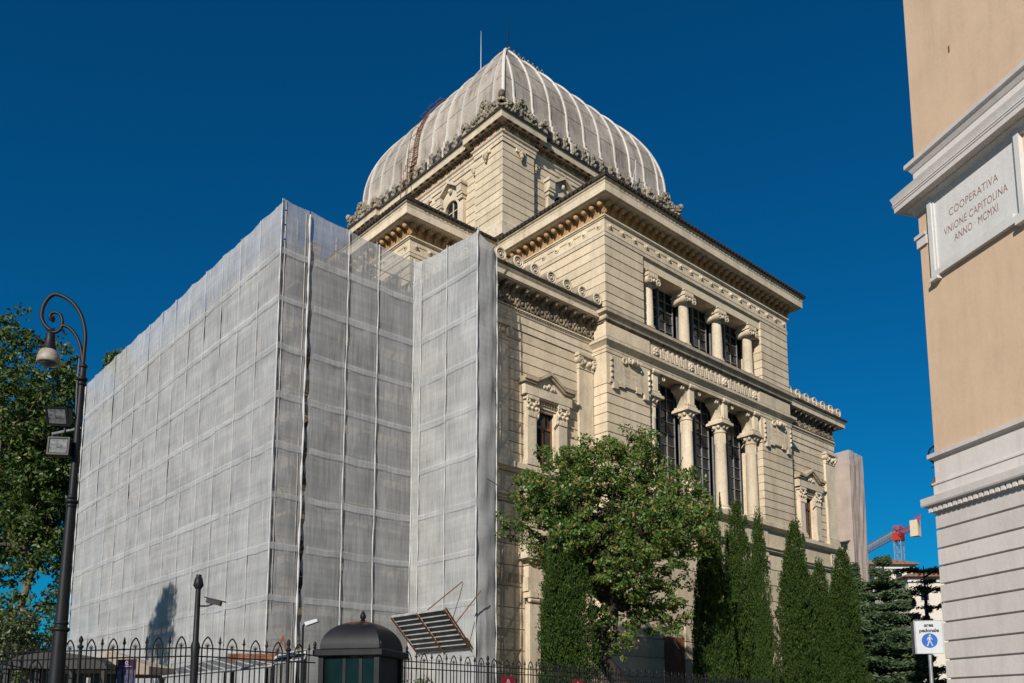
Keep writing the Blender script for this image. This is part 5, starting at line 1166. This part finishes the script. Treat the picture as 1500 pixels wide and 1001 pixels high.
# crane
fc = 150.0; ct = at(1316, 786, fc); cr_ = thing('tower_crane', 'distant red and grey tower crane with concrete counterweight against the sky', 'crane', (ct.x, ct.y, 0))
def lattice(a, c, w_, n, m, name, par):
    a = Vector(a); c = Vector(c); d = (c - a); L = d.length; d /= L; e1 = Vector((0, 0, 1)) if abs(d.z) < .5 else Vector((1, 0, 0)); e2 = d.cross(e1).normalized(); e1 = e2.cross(d)
    b = MB(); cs = [(e1 * x + e2 * y) * w_ for x, y in ((1, 1), (1, -1), (-1, -1), (-1, 1))]
    for q in cs: b.tube([a + q, c + q], w_ * .13, 4)
    for i in range(n):
        p0, p1 = a + d * L * i / n, a + d * L * (i + 1) / n
        for q in range(4): b.tube([p0 + cs[q], p1 + cs[(q + 1) % 4]], w_ * .06, 4); b.tube([p0 + cs[q], p0 + cs[(q + 1) % 4]], w_ * .06, 4)
    return b.build(name, m, par)
lattice((ct.x, ct.y, 0), ct, .6, 22, CRANEG, 'mast', cr_)
cw = at(1341, 776, fc * 260 / 272); cw.z = ct.z + .3; je = at(1262, 816, fc * 260 / 231); je.z = ct.z + .6
lattice(ct + Vector((0, 0, .5)), cw, .4, 7, CRANER, 'counter_jib', cr_); lattice(ct + Vector((0, 0, .8)), je, .55, 24, CRANEG, 'jib', cr_)
MB().box(ct.x - .8, ct.x + .8, ct.y - .8, ct.y + .8, ct.z - .8, ct.z + .6).build('slewing_ring', CRANER, cr_); lattice(ct + Vector((0, 0, 1.2)), ct + Vector((0, 0, 2.0)), .55, 3, CRANER, 'tower_head', cr_)
MB().box(cw.x - .65, cw.x + .65, cw.y - .65, cw.y + .65, cw.z - 1.7, cw.z + 1.1).build('counterweight', CONC, cr_)
rl = MB()
for k in range(5): q = cw + (cw - ct).normalized() * (k * .5); rl.tube([q + Vector((0, 0, .6)), q + Vector((0, 0, 1.7))], .06, 4)
rl.tube([cw + Vector((0, 0, 1.7)), cw + (cw - ct).normalized() * 2 + Vector((0, 0, 1.7))], .06, 4); rl.build('guard_rail', CRANER, cr_)
# far buildings
def house(px0, px1, ytop, f, label, m, floors, eave=TILEM, scaff=False):
    a = at(px0, ytop, f); c = at(px1, ytop, f); d = (c - a); d.z = 0; W = d.length; ang = math.atan2(d.y, d.x); H = a.z
    o = thing('far_building', label, 'building', (a.x, a.y, 0)); o.rotation_euler = (0, 0, ang); ROOT[o.name] = Vector((0, 0, 0))
    MB().box(0, W, 0, 10, 0, H).build('wall', m, o)
    MB().prism([(-.8, H), (W + .8, H), (W + .5, H + .25), (W * .5, H + .8), (-.5, H + .25)], 'y', -.9, 10).build('roof', eave, o)
    MB().box(-.15, W + .15, -.25, .0, H - .6, H - .05).build('cornice', WHITE, o)
    n = max(2, int(W / 3.2))
    for fl_ in range(floors):
        z0 = H - 3.0 - fl_ * 3.6
        if z0 < 1: break
        for k in range(n):
            x = W * (k + .5) / n; w2 = MB().box(x - .6, x + .6, -.06, .0, z0, z0 + 1.9).build('window', WHITE, o); MB().box(x - .48, x + .48, -.075, -.061, z0 + .1, z0 + 1.8).build('pane', GLASS, w2)
    if scaff:
        for k in range(5):
            x = W * .55 + k * W * .11
            MB().tube([(x, -1.2, 0), (x, -1.2, H + 1.2)], .06, 4).build('scaffold_pole', CRANEG, o)
        for k in range(int(H / 2)):
            MB().tube([(W * .55, -1.2, k * 2 + 1.9), (W, -1.2, k * 2 + 1.9)], .06, 4).build('scaffold_pole', CRANEG, o); MB().box(W * .55, W, -1.15, -.3, k * 2 + .9, k * 2 + 1.0).build('scaffold_deck', CRANEG, o)
            MB().tube([(W * .55, -1.2, k * 2 + 1.2), (W, -1.2, k * 2 + 1.2)], .05, 4).build('scaffold_pole', CRANEG, o)
house(1255, 1336, 828, 130, 'far cream building with low roof below the crane', OLDWALL, 4)
house(1330, 1420, 846, 105, 'far white building with scaffolding beside the peach corner building', OLDWALL, 5, TILEM, True)

# ------------------------------------------------------------------ vegetation
import numpy as np
def leaf_mesh(name, C, axis, half_l, half_w, mat, rng, jitter=1.0):
    """one small rhombic, slightly folded leaf per centre; axis = preferred long direction (N,3)"""
    n = len(C); A = axis + rng.normal(0, .45 * jitter, (n, 3)); A /= np.linalg.norm(A, axis=1, keepdims=True) + 1e-9
    Bv = np.cross(A, rng.normal(0, 1, (n, 3))); Bv /= np.linalg.norm(Bv, axis=1, keepdims=True) + 1e-9
    Nn = np.cross(A, Bv); s = rng.uniform(.65, 1.35, (n, 1)); l = half_l * s; w_ = half_w * s
    V = np.empty((n, 4, 3)); V[:, 0] = C - A * l; V[:, 1] = C + Bv * w_ + Nn * w_ * .3; V[:, 2] = C + A * l; V[:, 3] = C - Bv * w_ + Nn * w_ * .3
    me = bpy.data.meshes.new(name); me.vertices.add(n * 4); me.vertices.foreach_set('co', V.reshape(-1).astype(np.float32))
    me.loops.add(n * 4); me.loops.foreach_set('vertex_index', np.arange(n * 4, dtype=np.int32))
    me.polygons.add(n); me.polygons.foreach_set('loop_start', np.arange(0, n * 4, 4, dtype=np.int32)); me.polygons.foreach_set('loop_total', np.full(n, 4, dtype=np.int32))
    me.materials.append(mat); me.update(calc_edges=True); me.validate(); return me
def clump_leaves(cl, per, spread, rng):
    cl = np.array(cl); C = np.repeat(cl[:, :3], per, axis=0); r = np.repeat(cl[:, 3:4], per, axis=0) * spread
    off = rng.normal(0, 1, C.shape); off /= np.linalg.norm(off, axis=1, keepdims=True); off *= rng.uniform(0, 1, (len(C), 1)) ** .45
    off[:, 2] *= .75; return C + off * r
def limb(b, p, q, r0, r1, rnd, wob=.12, n=5):
    p = Vector(p); q = Vector(q); L = (q - p).length; pts = []; rs = []
    for i in range(n + 1):
        t = i / n; o = Vector((rnd.uniform(-1, 1), rnd.uniform(-1, 1), rnd.uniform(-1, 1))) * (wob * L * .3 * math.sin(math.pi * t)); pts.append(p + (q - p) * t + o); rs.append(r0 + (r1 - r0) * t)
    b.tube(pts, rs, 7); return pts
def broadleaf(name, label, base, trunk_top, crown_c, crown_r, nclump, per, leaf, mat, bark, seed, spread=.62, limbs=7, tr=.3, group=None, lobes=9, cat='tree', extra=()):
    rnd = random.Random(seed); rng = np.random.default_rng(seed)
    o = thing(name, label, cat, base, group); b = MB(); base = Vector(base); tt = Vector(trunk_top); cc = Vector(crown_c)
    limb(b, base, tt, tr, tr * .7, rnd, .25, 7)
    # lobes of the crown: uneven big masses
    LB = []
    for k in range(lobes):
        a = rnd.uniform(0, 6.28); e = math.asin(rnd.uniform(-.65, .95)); q = rnd.uniform(.45, .78)
        LB.append((cc + Vector((crown_r[0] * math.cos(a) * math.cos(e) * q, crown_r[1] * math.sin(a) * math.cos(e) * q, crown_r[2] * math.sin(e) * q)), rnd.uniform(.33, .5)))
    LB.append((cc, .42))
    for (p, s) in extra: LB.append((Vector(p), s))
    for c, s in LB[:limbs + len(extra) + 2]:
        pts = limb(b, tt - Vector((0, 0, rnd.uniform(0, .5))), c, tr * .5, .04, rnd, .3, 6)
        for j in range(4):
            q = c + Vector((rnd.gauss(0, 1), rnd.gauss(0, 1), rnd.gauss(0, .8))) * crown_r[0] * s * .6; limb(b, pts[4], q, .05, .012, rnd, .3, 4)
    b.build('trunk', bark, o, 60); cl = []
    tot = sum(s ** 2 for _, s in LB)
    for c, s in LB:
        for k in range(int(nclump * s ** 2 / tot)):
            v = Vector((rnd.gauss(0, 1), rnd.gauss(0, 1), rnd.gauss(0, 1))).normalized(); q = rnd.random() ** .33
            p = c + Vector((v.x * crown_r[0] * s, v.y * crown_r[1] * s, v.z * crown_r[2] * s)) * q
            cl.append((p.x, p.y, p.z, rnd.uniform(.5, 1.25)))
    C = clump_leaves(cl, per, spread, rng); ax = rng.normal(0, 1, C.shape); ax[:, 2] -= .35
    me = leaf_mesh('crown', C - np.array(base), ax, leaf, leaf * .55, mat, rng)
    c = bpy.data.objects.new('crown', me); COL.objects.link(c); c.parent = o; return o
# leaning broadleaf tree before the facade
jf = 28.6; jb = at(905, 1000, jf); jb.z = 0
broadleaf('judas_tree', 'broad green leafy tree with dark leaning trunk before the columned wing', jb, at(893, 865, jf), at(880, 770, jf), (3.6, 3.3, 2.95), 1600, 40, .062, LEAFJ, BARK, 11, .27, 8, .36, lobes=12,
          extra=[(at(795, 735, jf), .3), (at(1000, 790, jf), .36), (at(760, 768, jf), .22), (at(865, 685, jf), .38), (at(930, 672, jf), .34), (at(990, 725, jf), .34), (at(960, 860, jf), .36), (at(905, 940, jf), .2), (at(880, 900, jf - .5), .18), (at(985, 905, jf), .24), (at(830, 800, jf), .32), (at(940, 900, jf), .24), (at(930, 820, jf - 1.8), .3), (at(850, 790, jf - 1.8), .28), (at(925, 850, jf - 1.6), .24), (at(870, 838, jf - 1.4), .22), (at(840, 665, jf), .14), (at(955, 655, jf), .16), (at(1022, 750, jf), .2)])
# plane trees on the left
pf = 56.0; pb = at(45, 1000, pf); pb.z = 0
broadleaf('plane_tree', 'tall plane tree with pale trunks behind the curled street lamp', pb, at(38, 800, pf), at(18, 700, pf), (5.7, 5.7, 9.7), 1500, 46, .15, LEAFP, BARKP, 21, .72, 10, .3, lobes=24,
          extra=[(at(88, 525, pf), .22), (at(92, 600, pf), .28), (at(20, 505, pf), .3), (at(60, 700, pf), .32), (at(95, 830, pf), .28), (at(85, 900, pf), .25), (at(20, 880, pf), .3)])
pf2 = 62.0; tb2 = at(195, 1000, pf2); tb2.z = 0
broadleaf('plane_tree', 'plane tree whose top just shows above the netting edge', tb2, at(197, 600, pf2), at(196, 552, pf2), (2.3, 2.3, 2.2), 130, 50, .15, LEAFP, BARKP, 23, .7, 5, .3, lobes=6)
st = onX(238, 885, AX) + SUN * 26.0
broadleaf('street_tree', 'street tree whose shadow falls on the foot of the netting', (st.x, st.y, 0), (st.x, st.y, st.z * .6), (st.x, st.y, st.z - 1.3), (1.75, 1.75, 2.0), 90, 40, .15, LEAFP, BARKP, 31, .55, 6, .22, lobes=8)
# cypresses
def cypress_mesh(seed, nt_, H, Wd, lean=0.0):
    """foliage as many upright flame-shaped tufts over a bundle of uneven spindles"""
    rng = np.random.default_rng(seed); TT = []; TH_ = []
    parts = [(0, 0, 1.0, .62)] + [(q * math.cos(a), q * math.sin(a), rng.uniform(.45, .93), rng.uniform(.26, .44)) for a, q in zip(np.arange(9) * .698 + rng.uniform(0, .5, 9), rng.uniform(.5, .78, 9))]
    for (ox, oy, hh_, ww) in parts:
        m = int(nt_ * ww * hh_ / 2.9); h = rng.uniform(0, 1, m) ** .85; th = rng.uniform(0, 2 * np.pi, m)
        prof = np.interp(h, [0, .06, .2, .45, .7, .86, .95, 1], [.6, .86, 1.0, 1.0, .84, .54, .26, .03]); lump = np.zeros(m)
        for k in range(18):
            a0 = rng.uniform(0, 2 * np.pi); h0 = rng.uniform(0, .95); dd = np.angle(np.exp(1j * (th - a0))); lump += rng.uniform(-.5, .42) * np.exp(-(dd / .33) ** 2 - ((h - h0) / .1) ** 2)
        r = Wd * ww * prof * (.6 + .4 * rng.uniform(0, 1, m) ** .6 + lump); f = 1 - h ** 2 * .55
        TT.append(np.stack([Wd * ox * f + r * np.cos(th), Wd * oy * f + r * np.sin(th), h * H * hh_], 1)); TH_.append(th)
    T = np.concatenate(TT); th = np.concatenate(TH_); nt_ = len(T)
    per = 32; C = np.repeat(T, per, 0); n = len(C); t = rng.uniform(0, 1, n); size = np.repeat(.65 + rng.exponential(.5, nt_).clip(0, 1.9), per)
    rad = .085 * size * np.sin(np.pi * np.clip(t * .85 + .12, 0, 1)); a = rng.uniform(0, 2 * np.pi, n); out = np.repeat(np.stack([np.cos(th), np.sin(th)], 1), per, 0)
    C[:, 0] += rad * np.cos(a) + out[:, 0] * .12 * t; C[:, 1] += rad * np.sin(a) + out[:, 1] * .12 * t; C[:, 2] += (t - .3) * .36 * size
    ax = np.stack([.5 * np.cos(a) + .3 * out[:, 0], .5 * np.sin(a) + .3 * out[:, 1], np.ones(n)], 1)
    return leaf_mesh('foliage', C, ax, .046, .017, LEAFC, rng, .8)
CYM = [cypress_mesh(s, 2900, 8.0, 1.0, 0) for s in (41, 42, 43, 44)]
TRK = MB().tube([(0, 0, 0), (.02, .01, 3), (0, 0, 7)], [.16, .12, .03], 8).mesh('trunk', BARK)
cyp = [(826, 752, 27.2, .94, .2, 'slim cypress growing against the leafy leaning tree'), (1040, 752, 32.5, .84, .5, 'dark shaded cypress next to the leafy tree beside the columns'), (1078, 757, 34.6, .9, .5, 'cypress with a thin leader shoot before the tall window columns'),
       (1110, 772, 34.2, .62, .5, 'narrow cypress crowding the thin leader cypress before the wing'), (1163, 784, 37.0, .96, .5, 'pointed cypress standing free below the aedicule window of the far block'), (1200, 838, 37.5, .82, .5, 'low cypress between two taller pointed cypresses'), (1233, 820, 39.5, 1.04, .5, 'broad cypress next to the cedar and the wrapped tower')]
for i, (px_, yt, f, wd2, zb2, lab) in enumerate(cyp):
    p = at(px_, yt, f); o = thing('cypress_tree', lab, 'tree', (p.x, p.y, 0), 'cypresses along the fence'); H = p.z - zb2
    c = bpy.data.objects.new('crown', CYM[i % 4]); COL.objects.link(c); c.parent = o; c.location = (0, 0, zb2 + .35); c.scale = (wd2, wd2, H / 8.0); c.rotation_euler = (0, 0, i * 1.3)
    if i in (1, 2, 4):                              # sparse leader shoots above the body
        rl_ = np.random.default_rng(90 + i); hs = rl_.uniform(0, 1, 900); sh = rl_.integers(0, 3, 900); L_ = np.array([(.55, .45, 1.15), (.5, .9, .35), (.5, .6, .4)][(1, 2, 4).index(i)])[sh]; ox = np.array([-.25, .0, .4])[sh]
        rr = .12 * (1 - hs) * rl_.uniform(.2, 1, 900); aa = rl_.uniform(0, 6.28, 900); C_ = np.stack([ox * RT.x + rr * np.cos(aa), ox * RT.y + rr * np.sin(aa), H + .2 + hs * L_], 1)
        lo_ = bpy.data.objects.new('leader_shoot', leaf_mesh('leader_shoot', C_, np.tile([0, 0, 1.0], (900, 1)), .05, .017, LEAFC, rl_)); COL.objects.link(lo_); lo_.parent = o
    t = bpy.data.objects.new('trunk', TRK); COL.objects.link(t); t.parent = o
# cedars
def cedar(name, label, base, H, Wd, seed, tiers, n_per, flat, top=0.06, bias=None):
    rng = np.random.default_rng(seed); rnd = random.Random(seed); o = thing(name, label, 'tree', base); b = MB(); b.tube([(base[0], base[1], 0), (base[0] + .1, base[1], H * .6), (base[0], base[1], H * .98)], [.28, .16, .03], 8); Cs = []; As = []
    for k in range(tiers):
        h = (k + .6) / tiers; z = H * (.08 + .9 * h); reach = Wd * max(top, (1 - h) ** .75) if bias is None else Wd * bias(h)
        for j in range(8 if bias is None else 5):
            a = rnd.uniform(0, 6.28); L = reach * rnd.uniform(.65 if bias is None else .3, 1.1); tip = Vector((base[0] + L * math.cos(a), base[1] + L * math.sin(a), z + (.3 if bias is None else .2) * L * rnd.uniform(-.7, .6))); root = Vector((base[0], base[1], z - .1 * L)); dz_ = 0 if bias is None else rnd.uniform(-.6, .6); tip.z += dz_; root.z += dz_
            b.tube([root, (root + tip) / 2 + Vector((0, 0, .06 * L)), tip], [.07, .045, .012], 5)
            n = int(n_per * (.35 + L / Wd)); t = rng.uniform(.18, 1.05, n) ** .8; sp = (.08 + .2 * L) * np.sin(np.clip(t, 0, 1) * np.pi * .85 + .25)
            side = np.array([-math.sin(a), math.cos(a), 0]); pos = np.array(root)[None] + (np.array(tip) - np.array(root))[None] * t[:, None] + side[None] * (rng.normal(0, 1, n) * sp)[:, None]; pos[:, 2] += rng.normal(0, flat, n) + .06 * L * np.sin(t * np.pi)
            ax = np.tile(np.array([math.cos(a), math.sin(a), .25]), (n, 1)) + side[None] * rng.normal(0, .6, n)[:, None]; Cs.append(pos); As.append(ax)
    b.build('trunk', BARK, o, 60); C = np.concatenate(Cs); c = bpy.data.objects.new('crown', leaf_mesh('crown', C - np.array(ROOT[o.name]), np.concatenate(As), .11, .034, LEAFD, rng, .9)); COL.objects.link(c); c.parent = o
p = at(1292, 810, 41.0); cedar('cedar_tree', 'bushy blue green cedar beside the row of cypresses', (p.x, p.y, 0), p.z, 3.3, 51, 15, 800, .07, top=.1)
p = at(1250, 850, 46); cedar('cedar_tree', 'dense cedar behind the broad cypress and wrapped tower foot', (p.x, p.y, 0), p.z + 1.0, 2.8, 52, 18, 560, .12, top=.1)
p = at(1352, 824, 52); cedar('umbrella_cedar', 'flat tiered dark cedar before the far white building', (p.x, p.y, 0), p.z, 3.3, 53, 7, 420, .06, bias=lambda h: .5 + .3 * math.sin(h * 17) + (.3 if h > .85 else 0))
# shrubs behind the fence
def shrub(label, px0, px1, ytop, f, seed, n, leaf, depth=1.2):
    a = at(px0, ytop, f); c = at(px1, ytop, f); m_ = (a + c) / 2; hw_ = (c - a).length / 2; base = Vector((m_.x, m_.y, 0)); o = thing('garden_shrub', label, 'shrub', base); rng = np.random.default_rng(seed); rnd = random.Random(seed)
    cl = []
    for k in range(n):
        u = rnd.uniform(-1, 1); v = rnd.uniform(-1, 1); h = rnd.random() ** .6; q = m_ + RT * (u * hw_ * (1 - .25 * h)) + FW * (v * depth * (1 - .3 * h)); top = a.z * (1 - .22 * abs(u) ** 2 - .1 * v * v) * (1 + .07 * math.sin(u * 9 + seed)); cl.append((q.x, q.y, .2 + (top - .3) * h, rnd.uniform(.7, 1.2)))
    C = clump_leaves(cl, 45, .28, rng); me = leaf_mesh('foliage', C - np.array(base), rng.normal(0, 1, C.shape) + np.array([0, 0, .5]), leaf, leaf * .4, LEAFB, rng); c = bpy.data.objects.new('foliage', me); COL.objects.link(c); c.parent = o
    b = MB()
    for k in range(6): b.tube([base + Vector((rnd.uniform(-.3, .3), rnd.uniform(-.3, .3), 0)), m_ + RT * rnd.uniform(-.6, .6) * hw_ - Vector((0, 0, 1.0))], [.04, .015], 5)
    b.build('stem', BARK, o)
shrub('pale green shrub under the tall plane tree behind the fence', -40, 84, 893, 19.5, 61, 330, .06, 1.4)
shrub('low green shrub behind the fence under the steel debris canopy', 592, 650, 982, 19.5, 62, 110, .045, .6)
tag(MB().box(-60, 18, 15, 70, -.5, .02).build('garden_soil', EARTH), kind='structure') if False else None
g2 = [P0 + dirB * -1, P0 + dirB * 30, P0 + dirB * 30 + Vector((-20, 40, 0)), P0 + dirA * 6 + Vector((0, 40, 0)), P0 + dirA * 6]
tag(MB().add([(p.x, p.y, .02) for p in g2], [(0, 1, 2, 3, 4)]).build('garden_ground', EARTH), kind='structure')
pv = [PC + wn_ * 3.0 + wd_ * 3, PC + wn_ * 3.0 - wd_ * 22, PC - wn_ * 1 - wd_ * 22, PC - wn_ * 1 + wd_ * 3]
b = MB().add([(p.x, p.y, z) for z in (.01, .13) for p in pv], [(3, 2, 1, 0), (4, 5, 6, 7), (0, 1, 5, 4), (1, 2, 6, 5), (2, 3, 7, 6), (3, 0, 4, 7)]); tag(b.build('pavement', PAVE), kind='structure')
